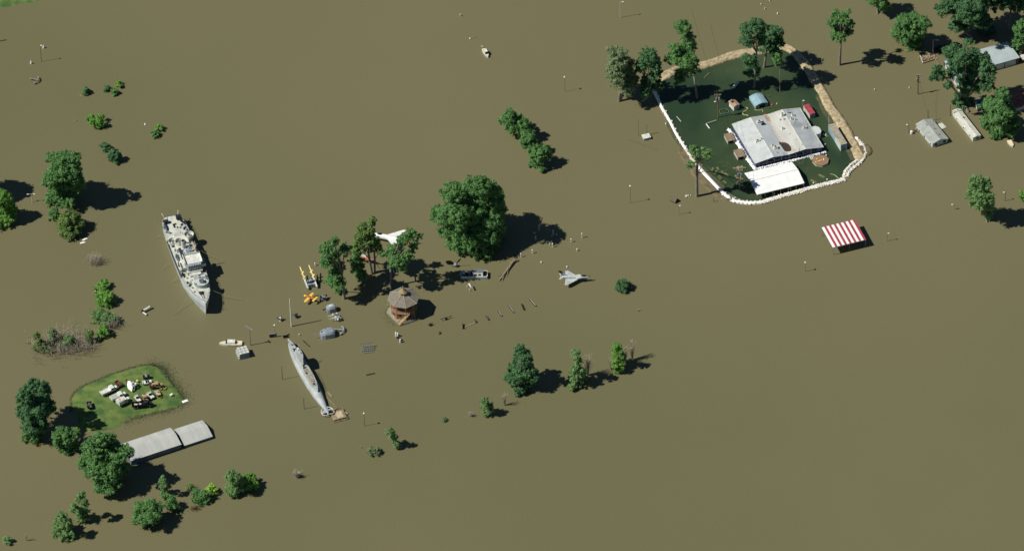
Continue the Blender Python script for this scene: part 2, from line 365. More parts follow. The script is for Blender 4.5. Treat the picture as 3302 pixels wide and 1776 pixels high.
# ---------------------------------------------------------------- trees
def leaves(mb, c, rad, rs, leaf, dens, cull, kk=16, zmin=.05):
    a, b, h = rad; area = 4 * PI * (a * b + a * h + b * h) / 3
    n = max(6, int(area * dens)); rc = min(1.15, .42 * min(a, b, h) + .18)
    D = rs.normal(size=(n, 3)); D /= np.linalg.norm(D, axis=1)[:, None]
    D = D[(D[:, 2] > -.45) | (rs.rand(len(D)) < .5)]
    rr = 1.0 - .62 * rs.rand(len(D)) ** 1.7
    Pc = D * rr[:, None] * np.array([a, b, h]) + np.array(c)
    ph = c[0] * .7
    nz = np.sin(Pc[:, 0] * 1.05 + ph) + np.sin(Pc[:, 1] * 1.2 + 2.1 * ph) + np.sin(Pc[:, 2] * 1.3 + .7 * ph + Pc[:, 0] * .5)
    k = nz > -3 + cull * 3; Pc = Pc[k]; D = D[k]
    n = len(Pc)
    if n == 0: return
    off = rs.normal(size=(n, kk, 3)); off /= np.linalg.norm(off, axis=2)[:, :, None]
    rr = rc * rs.uniform(.3, 1.3, (n, kk, 1)) * (1 + .9 * (rs.rand(n, kk, 1) < .12)) * rs.uniform(.7, 1.25, (n, 1, 1))
    Q = (Pc[:, None, :] + off * rr * np.array([1, 1, .75])).reshape(-1, 3)
    Nn = (off * .9 + D[:, None, :] * .6 + rs.normal(size=off.shape) * .4 + np.array([0, 0, .4])).reshape(-1, 3)
    Nn /= np.linalg.norm(Nn, axis=1)[:, None]
    k = Q[:, 2] > zmin; Q = Q[k]; Nn = Nn[k]; m = len(Q)
    rv = rs.normal(size=(m, 3)); U = np.cross(Nn, rv); U /= np.linalg.norm(U, axis=1)[:, None] + 1e-9; V = np.cross(Nn, U)
    s = leaf * rs.uniform(.6, 1.3, (m, 1)); U = U * s; V = V * s * .62
    A = np.stack([Q - U, Q - V * .8 + U * .1, Q + U, Q + V * .8 - U * .1], 1).reshape(-1, 3)
    o = len(mb.v); mb.v.extend(map(tuple, A.tolist())); mb.f.extend([(o + 4 * i, o + 4 * i + 1, o + 4 * i + 2, o + 4 * i + 3) for i in range(m)]); mb.mi.extend([0] * m)
TREE_N = [0]
def tree(name, label, cat, base, blobs, fol='mid', tr=.35, leaf=.36, dens=.62, cull=.30, trunks=None, group=None, bark=None, tilt=0, flat=1.0, limbs=True):
    dens *= 1.75; cull *= .8; leaf *= .90
    TREE_N[0] += 1; rs = np.random.RandomState(100 + TREE_N[0]); g = G(*base); T = thing(name, label, cat, g, 0, group)
    cs = []; span = (max(b[0] + b[2] for b in blobs) - min(b[0] - b[2] for b in blobs)) / 17.0
    for bi, bl in enumerate(blobs):
        cx, cy, rx, ry = bl[:4]; dy = bl[4] if len(bl) > 4 else (0 if len(blobs) < 3 else (1 if bi % 2 else -1) * rs.uniform(.1, .7) * span)
        a = rx / 8.5; tot = ry / 8.5; ab = a * .92 * flat
        h = math.sqrt(max(.01, tot * tot - (ab * st) ** 2)) / ct
        if h < .62 * a: h = .62 * a; ab = max(.75 * a, math.sqrt(max(.05, tot * tot - (h * ct) ** 2)) / st)
        h *= 1.2; ab *= 1.25; a *= 1.17
        p = GV(cx, cy, g.y + dy)
        while p.z < h * .5: dy -= .4; p = GV(cx, cy, g.y + dy)
        cs.append((p - g, (a * .93, max(.35, ab * .93), h * .93)))
    mb = MB()
    for c, r in cs:
        # clusters of sub-lobes so the outline is uneven
        R = (r[0] * r[1] * r[2]) ** (1 / 3); nl = 1 if R < 1.3 else int(min(110, 12 + R * R * 3.4))
        if nl == 1: leaves(mb, c, r, rs, leaf, dens * 1.5, cull * .6)
        else:
            leaves(mb, c, [x * .70 for x in r], rs, leaf, dens * .75, cull, kk=12)
            for i in range(nl):
                d = rs.normal(size=3); d /= np.linalg.norm(d)
                if d[2] < -.5: d[2] *= -1
                q = np.array(c) + d * np.array(r) * rs.uniform(.5, 1.08); f = rs.uniform(.10, .30)
                lr = max(.45, f * R)
                k3 = rs.uniform(.7, 1.45, 3); leaves(mb, q, (lr * k3[0], lr * k3[1], lr * .85 * k3[2]), rs, leaf, dens * 1.0, cull * .7)
    mb.build("crown", FOL[fol], T)
    tb = MB()
    low = min(cs, key=lambda q: q[0].z)[0]; mean = sum((q[0] for q in cs), Vector()) / len(cs); top = max(cs, key=lambda q: q[0].z)
    for (tbx, tby, ttx, tty, r) in (trunks or [(base[0], base[1], None, None, tr)]):
        b0 = G(tbx, tby) - g
        if ttx is None: t1 = Vector((low.x * .4 + mean.x * .6, low.y, max(low.z * .7, .5)))
        else: t1 = GV(ttx, tty, G(tbx, tby).y) - g
        mid = (b0 + t1) / 2 + Vector((rs.uniform(-.2, .2), rs.uniform(-.2, .2), 0))
        tb.tube([b0 + Vector((0, 0, -.6)), b0 + Vector((0, 0, .2)), mid, t1], [r * 1.25, r * 1.1, r * .9, r * .75], 7)
        if limbs:
            for c, rr in cs:
                c = Vector(c); v = c - t1
                if v.length > .5:
                    tb.tube([t1, t1 + v * .5 + Vector((0, 0, .1 * v.length)), c + Vector((0, 0, rr[2] * .5))], [r * .62, r * .45, .07], 5)
                for i in range(3):
                    d = Vector(rs.normal(size=3)); d.z = abs(d.z); d.normalize()
                    e = c + Vector((d.x * rr[0], d.y * rr[1], d.z * rr[2])) * .8
                    tb.tube([c - Vector((0, 0, rr[2] * .3)), (c + e) / 2, e], [r * .4, r * .25, .05], 4)
    tb.build("trunk", bark or BARK, T, smooth=True)
    return T
def twigs(name, label, cat, base, w, hgt, n, m=None, seed=1, spread=1.0, rad=.035, group=None):
    rnd = random.Random(seed); g = G(*base); mb = MB()
    for _ in range(n):
        x, y = rnd.gauss(0, .35) * w, rnd.gauss(0, .3) * w; a = rnd.uniform(0, 2 * PI); s = rnd.uniform(0, .55) * spread; L = hgt * rnd.uniform(.45, 1.05)
        f = 1 - .5 / max(1, w / 1.6); p0 = Vector((x * f, y * f, -.2)); p1 = Vector((x * (1 + f) / 2 + math.cos(a) * s * L * .5, y * (1 + f) / 2 + math.sin(a) * s * L * .5, L * .55)); p2 = Vector((x + math.cos(a) * s * L, y + math.sin(a) * s * L, L))
        mb.tube([p0, p1, p2], [rad * 1.4, rad, rad * .5], 3)
        for _ in range(3):
            t = rnd.uniform(.3, 1); q = p1.lerp(p2, t); e = q + Vector((rnd.uniform(-.35, .35), rnd.uniform(-.35, .35), rnd.uniform(.05, .35))) * L * .4
            mb.cyl(q, e, rad * .7, rad * .3, 3, False)
    return tag(mb.build(name, m or TWIG, loc=g), label, cat, group)
# ---------------------------------------------------------------- trees and bushes
T = tree
DT, TRE, BU = "tall_tree", "tree", "bush"
T("cottonwood_tree", "giant round-crowned tree in the middle of the flood, wider than any other", "tree", (1525, 778), [(1535, 600, 42, 24), (1500, 618, 38, 26), (1575, 612, 34, 26), (1528, 695, 52, 48, -3), (1478, 700, 50, 46, -5), (1560, 745, 52, 48, -5), (1500, 765, 46, 40, -6), (1588, 705, 34, 36, -3), (1462, 622, 38, 28), (1610, 680, 26, 30), (1503, 640, 40, 30, 2), (1598, 633, 28, 26), (1557, 642, 38, 35, 2), (1414, 697, 26, 34), (1465, 703, 42, 40), (1566, 697, 44, 38), (1611, 655, 20, 15), (1519, 712, 40, 45), (1440, 750, 25, 22), (1465, 775, 28, 26), (1519, 766, 42, 40), (1589, 738, 32, 38), (1582, 782, 32, 30), (1503, 800, 32, 22), (1557, 818, 30, 22)], 'mid', .75, .36, .42, .55, limbs=False)
T("poplar_tree", "tall tree with bare lower trunk, leftmost of the clump behind the pavilion", "tree", (1110, 963), [(1047, 800, 17, 15), (1066, 825, 26, 25), (1052, 848, 20, 20), (1088, 865, 24, 28), (1081, 902, 26, 26), (1091, 935, 12, 16), (1076, 785, 18, 18), (1112, 805, 20, 20)], 'mid', .55, .36, .6, .42, [(1110, 963, 1103, 890, .6)])
T("poplar_tree", "twin-trunked tree in the middle of the clump behind the pavilion", "tree", (1199, 883), [(1200, 716, 12, 16), (1168, 735, 10, 14), (1181, 760, 28, 34), (1197, 790, 26, 25), (1218, 802, 12, 18), (1158, 782, 20, 25), (1150, 812, 20, 18)], 'olive', .5, .36, .6, .42, [(1199, 883, 1186, 800, .5), (1208, 877, 1206, 800, .42)])
T("poplar_tree", "tree right behind the pavilion roof, its crown over the white jet", "tree", (1260, 923), [(1324, 762, 28, 22), (1273, 818, 34, 24), (1283, 856, 24, 26), (1334, 800, 14, 26), (1296, 780, 15, 18), (1238, 820, 14, 12), (1318, 826, 14, 14)], 'mid', .45, .36, .5, .55, [(1260, 923, 1258, 850, .45)])
T("young_tree", "low leafy tree at the foot of the clump behind the pavilion", "tree", (1168, 912), [(1150, 862, 20, 24), (1165, 890, 22, 20), (1145, 838, 18, 18), (1160, 845, 14, 14)], 'mid', .25, .34, .6, .4)
T("willow_tree", "grey-green willow outside the northwest corner of the pond", "tree", (1996, 327), [(1970, 162, 15, 12), (1990, 168, 20, 16), (1995, 195, 30, 32), (2012, 232, 36, 38), (1985, 238, 28, 36), (1998, 262, 34, 32), (2022, 288, 26, 24), (2040, 262, 20, 32)], 'willow', .5, .32, .6, .4, [(1996, 327, 1998, 285, .55), (2003, 324, 2012, 270, .35)])
T("elm_tree", "dark green tree over the northwest end of the sandbag wall", "tree", (2070, 330), [(2092, 188, 30, 30), (2073, 215, 22, 28), (2115, 232, 18, 42), (2088, 262, 22, 24), (2080, 300, 18, 18), (2120, 282, 18, 20)], 'dark', .4, .36, .6, .5)
T("cottonwood_tree", "tall narrow tree of stacked clumps on the north levee of the pond", "tree", (2248, 318), [(2200, 93, 26, 22), (2220, 143, 24, 34), (2178, 158, 20, 18), (2160, 191, 20, 18), (2210, 191, 36, 30), (2198, 242, 20, 24), (2236, 222, 20, 30), (2188, 260, 14, 14)], 'mid', .45, .36, .6, .48, [(2248, 318, 2237, 240, .45)])
T("cottonwood_tree", "forked tree standing in the pond, left of the pair at its north end", "tree", (2432, 285), [(2435, 92, 32, 28), (2407, 102, 24, 26), (2407, 134, 24, 20), (2450, 122, 20, 32), (2416, 201, 26, 26), (2426, 231, 24, 22)], 'dark', .42, .36, .6, .5, [(2432, 285, 2440, 170, .45)])
T("cottonwood_tree", "tree over the bend of the levee, right of the pair north of the pond", "tree", (2464, 218), [(2491, 102, 24, 22), (2495, 130, 30, 32), (2472, 150, 24, 28), (2512, 148, 16, 18), (2500, 173, 20, 16)], 'dark', .42, .36, .6, .5, [(2464, 218, 2472, 158, .5)])
T("young_tree", "thin-trunked small tree standing in the pond below the bend of the levee", "tree", (2515, 297), [(2506, 203, 15, 18), (2512, 182, 10, 12)], 'mid', .16, .32, .6, .4, [(2515, 297, 2513, 200, .17)])
T("cottonwood_tree", "lone tree on a long bare trunk in open water between pond and debris", "tree", (2707, 210), [(2692, 42, 10, 10), (2735, 38, 8, 9), (2710, 60, 28, 17), (2685, 73, 14, 11), (2742, 77, 15, 11), (2710, 84, 28, 13), (2692, 113, 20, 16), (2732, 107, 19, 13), (2710, 120, 22, 14)], 'mid', .42, .36, .6, .35, [(2707, 210, 2712, 110, .55)])
T("pond_side_tree", "sparse tree with thick bare trunk and forked top beside the west sandbag wall", "tree", (2247, 633), [(2238, 488, 15, 18), (2248, 510, 12, 12), (2278, 494, 18, 18), (2285, 508, 14, 12), (2228, 535, 12, 14)], 'fresh', .55, .30, .5, .35, [(2247, 633, 2249, 522, .62), (2250, 560, 2266, 528, .22)])
T("maple_tree", "round dense tree left of the board wreckage in the northeast", "tree", (2930, 150), [(2930, 95, 46, 42), (2905, 112, 28, 28), (2962, 80, 34, 28), (2945, 138, 34, 24), (2918, 72, 26, 22)], 'mid', .5, .38, .7, .25)
T("maple_tree", "tree cut off by the top edge, left of the big northeastern trees", "tree", (2830, 45), [(2835, -8, 38, 32), (2818, 8, 20, 14), (2852, 22, 22, 12)], 'mid', .4, .38, .7, .3)
T("cottonwood_tree", "huge tree at the top right, left of the dead-limbed one", "tree", (3135, 125), [(3045, 30, 26, 24), (3080, 18, 36, 32), (3130, 28, 48, 42), (3095, 80, 32, 28), (3160, 66, 34, 28), (3175, 5, 42, 35), (3110, -20, 50, 30)], 'dark', .6, .42, .65, .35)
T("cottonwood_tree", "big tree in the top right corner with a pale dead limb", "tree", (3250, 95), [(3225, 8, 34, 26), (3282, 12, 28, 28), (3215, -30, 50, 30), (3270, -20, 40, 28)], 'dark', .5, .42, .6, .45)
T("maple_tree", "leafy tree cut off by the right edge, north of the white garage", "tree", (3300, 170), [(3300, 95, 28, 28), (3288, 118, 22, 22), (3282, 142, 20, 18)], 'mid', .4, .38, .7, .3)
T("cottonwood_tree", "large open tree standing over the garage roof and the long white trailer", "tree", (3122, 362), [(3121, 138, 18, 13), (3075, 174, 38, 24), (3116, 186, 28, 28), (3176, 182, 12, 16), (3023, 242, 20, 28), (3058, 277, 13, 14), (3078, 225, 26, 32), (3142, 215, 38, 40), (3182, 228, 26, 28), (3124, 274, 38, 32), (3184, 274, 26, 22), (3101, 326, 30, 24)], 'dark', .7, .40, .55, .55)
T("maple_tree", "broad bright tree above the moored white boat in the east", "tree", (3222, 425), [(3233, 307, 22, 20), (3197, 343, 32, 26), (3233, 361, 42, 36), (3197, 397, 32, 28), (3255, 404, 32, 32), (3215, 430, 28, 20)], 'mid', .5, .38, .65, .3)
T("willow_tree", "loose light green tree between two lamps near the right edge", "tree", (3183, 716), [(3151, 588, 24, 18), (3184, 590, 14, 17), (3165, 612, 26, 24), (3143, 622, 28, 28), (3170, 640, 30, 28), (3158, 655, 28, 26), (3186, 662, 22, 26), (3183, 694, 16, 22)], 'fresh', .4, .32, .5, .5)
T("bush", "small bright bush cut off by the right edge, below the lamp", "bush", (3299, 648), [(3299, 634, 14, 16)], 'bright', .1, .32)
G4 = "trees in the short row west of the pond"
T("maple_tree", "northernmost and largest tree of the slanting row in the middle water", "tree", (1655, 425), [(1645, 372, 22, 18), (1629, 392, 18, 20), (1658, 398, 28, 26), (1676, 388, 16, 18), (1655, 416, 20, 16)], 'mid', .3, .34, .8, .3, group=G4)
T("maple_tree", "second tree from the north in the slanting row in the middle water", "tree", (1695, 448), [(1692, 408, 20, 24), (1684, 428, 22, 20), (1702, 432, 20, 22)], 'mid', .3, .34, .8, .3, group=G4)
T("maple_tree", "third tree from the north in the slanting row in the middle water", "tree", (1708, 488), [(1702, 462, 28, 24), (1722, 476, 24, 22), (1700, 446, 24, 20)], 'mid', .3, .34, .8, .3, group=G4)
T("maple_tree", "southernmost tree of the slanting row in the middle water", "tree", (1742, 532), [(1738, 498, 28, 28), (1728, 525, 24, 16), (1762, 501, 18, 20), (1748, 545, 14, 11)], 'mid', .3, .34, .8, .3, group=G4)
T("cottonwood_tree", "big tree at the far left with a long ragged shadow", "tree", (205, 655), [(238, 510, 20, 16), (168, 512, 24, 16), (205, 520, 38, 22), (215, 580, 46, 44), (200, 555, 48, 30), (232, 560, 28, 34), (162, 585, 24, 24), (205, 600, 46, 36), (240, 590, 26, 30), (180, 640, 30, 26), (215, 655, 26, 20)], 'mid', .5, .38, .65, .3)
T("bush", "light green sprout at the foot of the far left tree", "bush", (175, 705), [(175, 692, 20, 22)], 'mid', .1, .32)
T("bush", "round bushy shrub with white debris at its foot", "bush", (224, 745), [(224, 722, 38, 34), (222, 748, 36, 24)], 'olive', .2, .34, .9, .15)
T("cottonwood_tree", "dense tree cut off by the left edge below the double lamp", "tree", (5, 712), [(5, 650, 28, 32), (22, 680, 32, 30), (8, 710, 34, 24)], 'bright', .4, .38, .7, .25)
T("cottonwood_tree", "tree beyond the left edge that throws its shadow into view", "tree", (-95, 640), [(-95, 530, 45, 45), (-100, 590, 40, 40)], 'mid', .4, .42, .6, .4)
T("cottonwood_tree", "tall dark tree left of the grass island", "tree", (116, 1388), [(105, 1240, 20, 20), (138, 1250, 20, 22), (80, 1275, 24, 24), (118, 1280, 40, 34), (105, 1325, 42, 38), (145, 1315, 26, 36), (112, 1365, 36, 28)], 'dark', .5, .38, .7, .3)
T("bush", "low bush under the tall dark tree left of the island", "bush", (106, 1412), [(104, 1400, 30, 22)], 'mid', .12, .34, .8)
T("young_tree", "small full tree between the tall dark tree and the long shed", "tree", (210, 1438), [(200, 1405, 28, 26), (215, 1430, 34, 26), (230, 1405, 22, 20)], 'mid', .2, .36, .8, .25)
T("bush", "yellowish sprig on the small tree's right shoulder, west of the long shed", "bush", (248, 1420), [(246, 1394, 10, 14)], 'lime', .06, .28, .8)
T("cottonwood_tree", "large spreading tree at the west end of the long grey shed", "tree", (338, 1562), [(325, 1415, 26, 18), (350, 1425, 26, 22), (295, 1450, 30, 28), (335, 1460, 44, 36), (385, 1460, 34, 26), (280, 1495, 26, 24), (335, 1510, 46, 38), (375, 1510, 34, 30), (345, 1560, 38, 28)], 'mid', .6, .38, .65, .3)
T("sapling", "narrow sapling with a light top below the large spreading tree", "sapling", (262, 1678), [(262, 1605, 15, 18), (274, 1625, 12, 16), (242, 1640, 14, 18), (265, 1660, 22, 24)], 'fresh', .14, .32, .6, .45)
T("sapling", "full sapling lowest and leftmost in the southwest", "sapling", (205, 1728), [(200, 1670, 18, 18), (205, 1700, 28, 28), (215, 1725, 22, 14)], 'fresh', .14, .32, .6, .4)
T("bush", "small bush cut off by the bottom edge at the left", "bush", (26, 1750), [(25, 1742, 13, 10)], 'fresh', .08, .28, .6)
T("bush", "wide leafy bush, biggest of the southern scatter", "bush", (478, 1672), [(478, 1652, 40, 32), (455, 1668, 26, 20), (498, 1668, 26, 18)], 'mid', .15, .34, .9, .15)
T("bush", "small green bush touching the widest bush on its upper right", "bush", (556, 1642), [(554, 1628, 22, 22)], 'mid', .12, .34, .9)
T("sapling", "feathery upright sapling beside the shadow of the large spreading tree", "sapling", (528, 1600), [(525, 1552, 12, 14), (528, 1578, 15, 20), (532, 1594, 12, 12)], 'fresh', .12, .3, .7, .3)
T("bush", "dark bush with red dead twigs below it", "bush", (650, 1612), [(648, 1602, 30, 20)], 'mid', .12, .34, .8)
T("bush", "small yellow-green bush on top of the dark one", "bush", (677, 1592), [(677, 1580, 18, 16)], 'lime', .1, .32, .9)
T("shrub", "tiny isolated shrub above the yellow-green bush", "bush", (612, 1576), [(612, 1568, 10, 9)], 'olive', .06, .26, .7, .4)
T("willow_tree", "soft pale willow beside a darker bush near the bottom", "tree", (755, 1592), [(748, 1540, 24, 20), (758, 1562, 26, 26), (748, 1585, 22, 14)], 'fresh', .2, .28, .8, .2)
T("bush", "darker bush right of the soft pale willow", "bush", (807, 1568), [(800, 1552, 24, 22), (818, 1562, 18, 18)], 'bright', .12, .34, .9)
T("sapling", "leaning sapling below the lamp south of the submarine", "sapling", (1278, 1440), [(1258, 1390, 11, 14), (1268, 1412, 13, 16), (1278, 1432, 12, 12)], 'fresh', .1, .28, .6, .4)
T("shrub", "half drowned dark shrub left of the leaning sapling", "bush", (1208, 1462), [(1206, 1454, 20, 13)], 'willow', .08, .28, .5, .5)
T("shrub", "tiny round shrub alone in the southern water", "bush", (1433, 1356), [(1433, 1352, 7, 6)], 'dark', .05, .22, .9)
T("sapling", "young tree with thin crown left of the tall southern tree", "sapling", (1572, 1336), [(1563, 1295, 11, 13), (1570, 1312, 17, 16), (1574, 1328, 14, 10)], 'fresh', .12, .28, .7, .35)
T("cottonwood_tree", "tallest and darkest tree of the southern row", "tree", (1674, 1246), [(1676, 1128, 16, 16), (1684, 1152, 26, 22), (1695, 1165, 24, 20), (1672, 1190, 30, 26), (1690, 1205, 36, 30), (1672, 1225, 34, 30), (1680, 1258, 26, 18)], 'dark', .4, .38, .75, .25)
T("cottonwood_tree", "thin tree with a leaning dead trunk in the southern row", "tree", (1855, 1238), [(1858, 1140, 13, 14), (1862, 1165, 13, 18), (1862, 1200, 22, 22), (1858, 1228, 24, 20), (1845, 1250, 10, 12), (1880, 1215, 14, 16)], 'fresh', .25, .34, .6, .4)
T("cottonwood_tree", "easternmost leafy tree of the southern row", "tree", (1992, 1190), [(1990, 1122, 13, 14), (1990, 1145, 20, 20), (1993, 1172, 20, 20), (1998, 1190, 14, 14)], 'bright', .2, .34, .7, .3)
T("bush", "round dark bush right of the grey jet", "bush", (2008, 932), [(2007, 922, 23, 21)], 'dark', .12, .32, 1.1, .1)
T("bush", "dark bush with crooked twig beside it, north of the light green bush", "bush", (278, 302), [(276, 295, 12, 13)], 'dark', .1, .3, 1)
G5 = "small bushes in the group of three"
T("bush", "left bush of the three small ones near the top left", "bush", (344, 291), [(344, 286, 12, 9)], 'dark', .1, .3, 1, group=G5)
T("bush", "lower right bush of the three small ones near the top left", "bush", (369, 303), [(369, 297, 12, 10)], 'mid', .1, .3, 1, group=G5)
T("bush", "topmost bush of the three small ones near the top left", "bush", (382, 278), [(382, 272, 12, 9)], 'bright', .1, .3, 1, group=G5)
T("bush", "light green feathery bush below the three small ones", "bush", (312, 403), [(300, 385, 20, 16), (312, 395, 28, 22)], 'bright', .15, .3, .8, .3)
T("bush", "round dark bush, upper left of the touching pair", "bush", (341, 484), [(341, 476, 17, 17)], 'dark', .1, .3, 1.1, .1)
T("bush", "round dark bush, lower right and larger of the touching pair", "bush", (371, 516), [(370, 506, 20, 22)], 'dark', .12, .3, 1.1, .1)
T("bush", "small bright bush, upper of two west of the open middle water", "bush", (514, 420), [(514, 414, 12, 10)], 'bright', .1, .3, 1)
T("bush", "small darker bush, lower of two west of the open middle water", "bush", (499, 441), [(499, 435, 12, 11)], 'mid', .1, .3, 1)
T("bush", "bright bush at the top of the western bush line", "bush", (333, 928), [(334, 918, 18, 14), (325, 930, 20, 14)], 'bright', .12, .32, .9)
T("bush", "bright round bush with a dark shadow, second in the western bush line", "bush", (340, 975), [(340, 963, 29, 26)], 'bright', .14, .32, 1, .15)
T("bush", "wide feathery bush with bare twigs, third in the western bush line", "bush", (335, 1030), [(322, 1020, 30, 22), (352, 1028, 30, 18)], 'fresh', .12, .26, .5, .45)
T("bush", "small leafy bush at the corner where the bush line turns west", "bush", (332, 1080), [(332, 1072, 20, 20)], 'bright', .12, .32, .8)
T("bush", "narrow leafy bush among the bare western thicket", "bush", (290, 1100), [(290, 1088, 14, 24)], 'olive', .1, .28, .5, .4)
T("bush", "green bush at the west tip of the bare thicket", "bush", (135, 1125), [(128, 1114, 20, 18), (150, 1128, 18, 12), (118, 1085, 8, 14)], 'olive', .1, .28, .6, .4)
T("bush", "sparse green growth in the middle of the bare thicket", "bush", (232, 1112), [(225, 1095, 14, 16), (240, 1108, 14, 12), (212, 1106, 12, 10)], "fresh", .08, .26, .4, .5)
T("bush", "thin leafy bush left of the middle of the bare thicket", "bush", (172, 1112), [(168, 1082, 14, 20), (175, 1105, 14, 14)], 'willow', .1, .28, .5, .45)
twigs("dead_bush", "grey leafless bush below the shrub with white debris", "dead bush", (308, 845), 4.5, 3.0, 330, seed=2, spread=.8)
twigs("thicket", "long bare grey thicket between green bushes in the west", "thicket", (205, 1115), 13, 4.4, 620, seed=3, spread=.35, rad=.045)
twigs("thicket", "low bare brush at the west end of the thicket", "thicket", (150, 1125), 8, 3.0, 280, seed=33, spread=.35)
twigs("thicket", "bare brown thicket beside the corner bush in the west", "thicket", (266, 1120), 7, 3.4, 280, seed=4, spread=.4)
twigs("dead_bush", "bare twigs right of the feathery bush in the west", "dead bush", (358, 1050), 5, 3.4, 280, seed=5, spread=.8)
twigs("dead_bush", "grey bare twigs floating west of the thicket", "dead bush", (95, 1105), 2.6, 1.0, 50, seed=15, spread=1.4)
twigs("dead_bush", "small grey dead shrub alone, near the bottom", "dead bush", (958, 1538), 1.1, 3.2, 110, seed=6, spread=1.0, rad=.05)
twigs("dead_bush", "tiny grey dead shrub left of the young tree", "dead bush", (1518, 1341), .9, 2.2, 60, seed=7)
twigs("dead_sapling", "pale bare sapling between young tree and tall dark tree", "dead tree", (1627, 1306), .5, 6.2, 40, PALEW, 8, .5)
twigs("dead_tree", "pale bare tree right of the thin leaning tree", "dead tree", (1894, 1210), .8, 11, 60, PALEW, 9, .45, .06)
twigs("dead_tree", "pale bare trunk just right of the easternmost leafy tree", "dead tree", (2016, 1170), .6, 8.5, 40, PALEW, 10, .4, .06)
twigs("dead_tree", "pale bare tree farthest right in the southern row", "dead tree", (2039, 1160), .5, 9.5, 40, PALEW, 16, .4, .06)
twigs("dead_sapling", "thin pale dead sapling left of the easternmost leafy tree", "dead tree", (1970, 1190), .5, 6, 20, PALEW, 17, .5)
twigs("dead_branches", "red-brown dead branches under the dark bush", "dead branches", (630, 1640), 2.8, .9, 100, RTWIG, 11, 1.5, .05)
twigs("dead_branches", "red-brown twigs under the tall dark tree", "dead branches", (122, 1436), 1.8, .8, 60, RTWIG, 12, 1.5, .05)
twigs("dead_sapling", "faint pale sapling beside the bottom left bush", "dead tree", (86, 1742), .3, 4, 16, PALEW, 13, .5)
twigs("dead_branches", "floating dark twigs south of the large spreading tree", "dead branches", (424, 1633), 1.0, .4, 30, TWIG, 14, 2)
twigs("dead_branches", "thin twigs sticking out west of the half drowned shrub", "dead branches", (1165, 1443), .8, .9, 14, TWIG, 18, 1.4)
twigs("dead_branches", "faint twigs alone below the round dark bush", "dead branches", (2057, 1002), .8, 1.3, 14, TWIG, 19, 1.2)
twigs("dead_branches", "twigs in the water west of the first dark bush", "dead branches", (255, 311), 1.4, .5, 16, TWIG, 20, 2)

# ---------------------------------------------------------------- objects
V = Vector
def rail(mb, pts, h=1.0, r=.035, step=2.0, closed=False):
    P = [V(p) for p in pts] + ([V(pts[0])] if closed else [])
    for a, b in zip(P[:-1], P[1:]):
        for k in (.5, 1.0): mb.cyl(a + V((0, 0, h * k)), b + V((0, 0, h * k)), r, None, 4, False)
        n = max(1, int((b - a).length / step))
        for i in range(n + 1):
            q = a.lerp(b, i / n); mb.cyl(q, q + V((0, 0, h)), r, None, 4, False)
def gunmount(parent, c, ang, blen=2.2, s=1.0, z=0, n=1):
    mb = MB(); mb.T = Matrix.Translation((c[0], c[1], z)) @ Matrix.Rotation(ang, 4, 'Z')
    mb.cyl((0, 0, 0), (0, 0, .7 * s), .5 * s, .35 * s, 8); mb.box((0, 0, 1.0 * s), (1.1 * s, .8 * s, .6 * s)); mb.box((-.5 * s, .45 * s, .9 * s), (.4 * s, .3 * s, .5 * s)); mb.box((.35 * s, 0, 1.15 * s), (.08, 1.3 * s, .9 * s))
    for i in range(n):
        y = (i - (n - 1) / 2) * .4 * s; mb.cyl((.3 * s, y, 1.15 * s), (blen, y, 1.15 * s + blen * .12), .09 * s, .06 * s, 6)
    return mb.build("deck_gun", GUNG, parent)
# ------------------------------------------------ warship
c, hd, L = seg((552, 716), (666, 1017)); org = G(552, 716)
ship = thing("warship", "grey and white museum warship moored with its bow toward the viewer", "warship", org, hd)
tt = [0, .02, .06, .14, .25, .4, .55, .68, .78, .86, .92, .965, 1.0]; bb = [.50, .66, .80, .93, .99, 1.0, 1.0, .97, .87, .70, .48, .25, .02]
SB = 5.15
def hb(t):
    for i in range(len(tt) - 1):
        if t <= tt[i + 1]: k = (t - tt[i]) / (tt[i + 1] - tt[i]); return SB * (bb[i] * (1 - k) + bb[i + 1] * k)
    return .1
def dz(t): return 2.7 + 3.6 * max(0, t - .25) ** 1.8 / .75 ** 1.8
mb = MB(); rings = []
for t in tt:
    x = t * (L + .4) - .2; h = hb(t); z = dz(t); hw = h * (.93 if t < .7 else .93 - .45 * (t - .7) / .3); xr = x + (0 if t < .9 else -(t - .9) * 12 * 1)
    rings.append([(xr * 1.0, -hw * .8, -1), (xr, -hw, .3), (x, -h * .985, z * .75), (x, -h, z + .05), (x, h, z + .05), (x, h * .985, z * .75), (xr, hw, .3), (xr, hw * .8, -1)])
mb.loft(rings); mb.build("hull", HULLW, ship)
mb = MB(); n = 30; lo = []; 
for i in range(n + 1):
    t = .004 + i / n * .985; x = t * (L + .4) - .2; h = hb(t) - .18; lo.append([(x, -h, dz(t) + .06), (x, -h * .4, dz(t) + .15), (x, h * .4, dz(t) + .15), (x, h, dz(t) + .06)])
mb.loft(lo, closed=False, cap=False); mb.build("deck", DECK, ship)
mb = MB()
for s in (-1, 1):
    rail(mb, [(t * L, s * (hb(t) - .12), dz(t)) for t in (0.0, .05, .1, .16, .22)], 1.05)
    rail(mb, [(t * L, s * (hb(t) - .12), dz(t)) for t in (.66, .74, .82, .9, .96, .99)], 1.05)
    B = [(t * L, s * (hb(t)), dz(t) + .03) for t in (.24, .34, .44, .54, .66)]
    mb.loft([[(p[0], p[1] - s * .12, p[2]), (p[0], p[1] - s * .02, p[2] + .9), (p[0], p[1], p[2] + .9), (p[0], p[1] + s * .03, p[2])] for p in B])
rail(mb, [(.0, -2.6, 2.7), (.0, 2.6, 2.7)], 1.05); mb.build("railing", STEEL, ship)
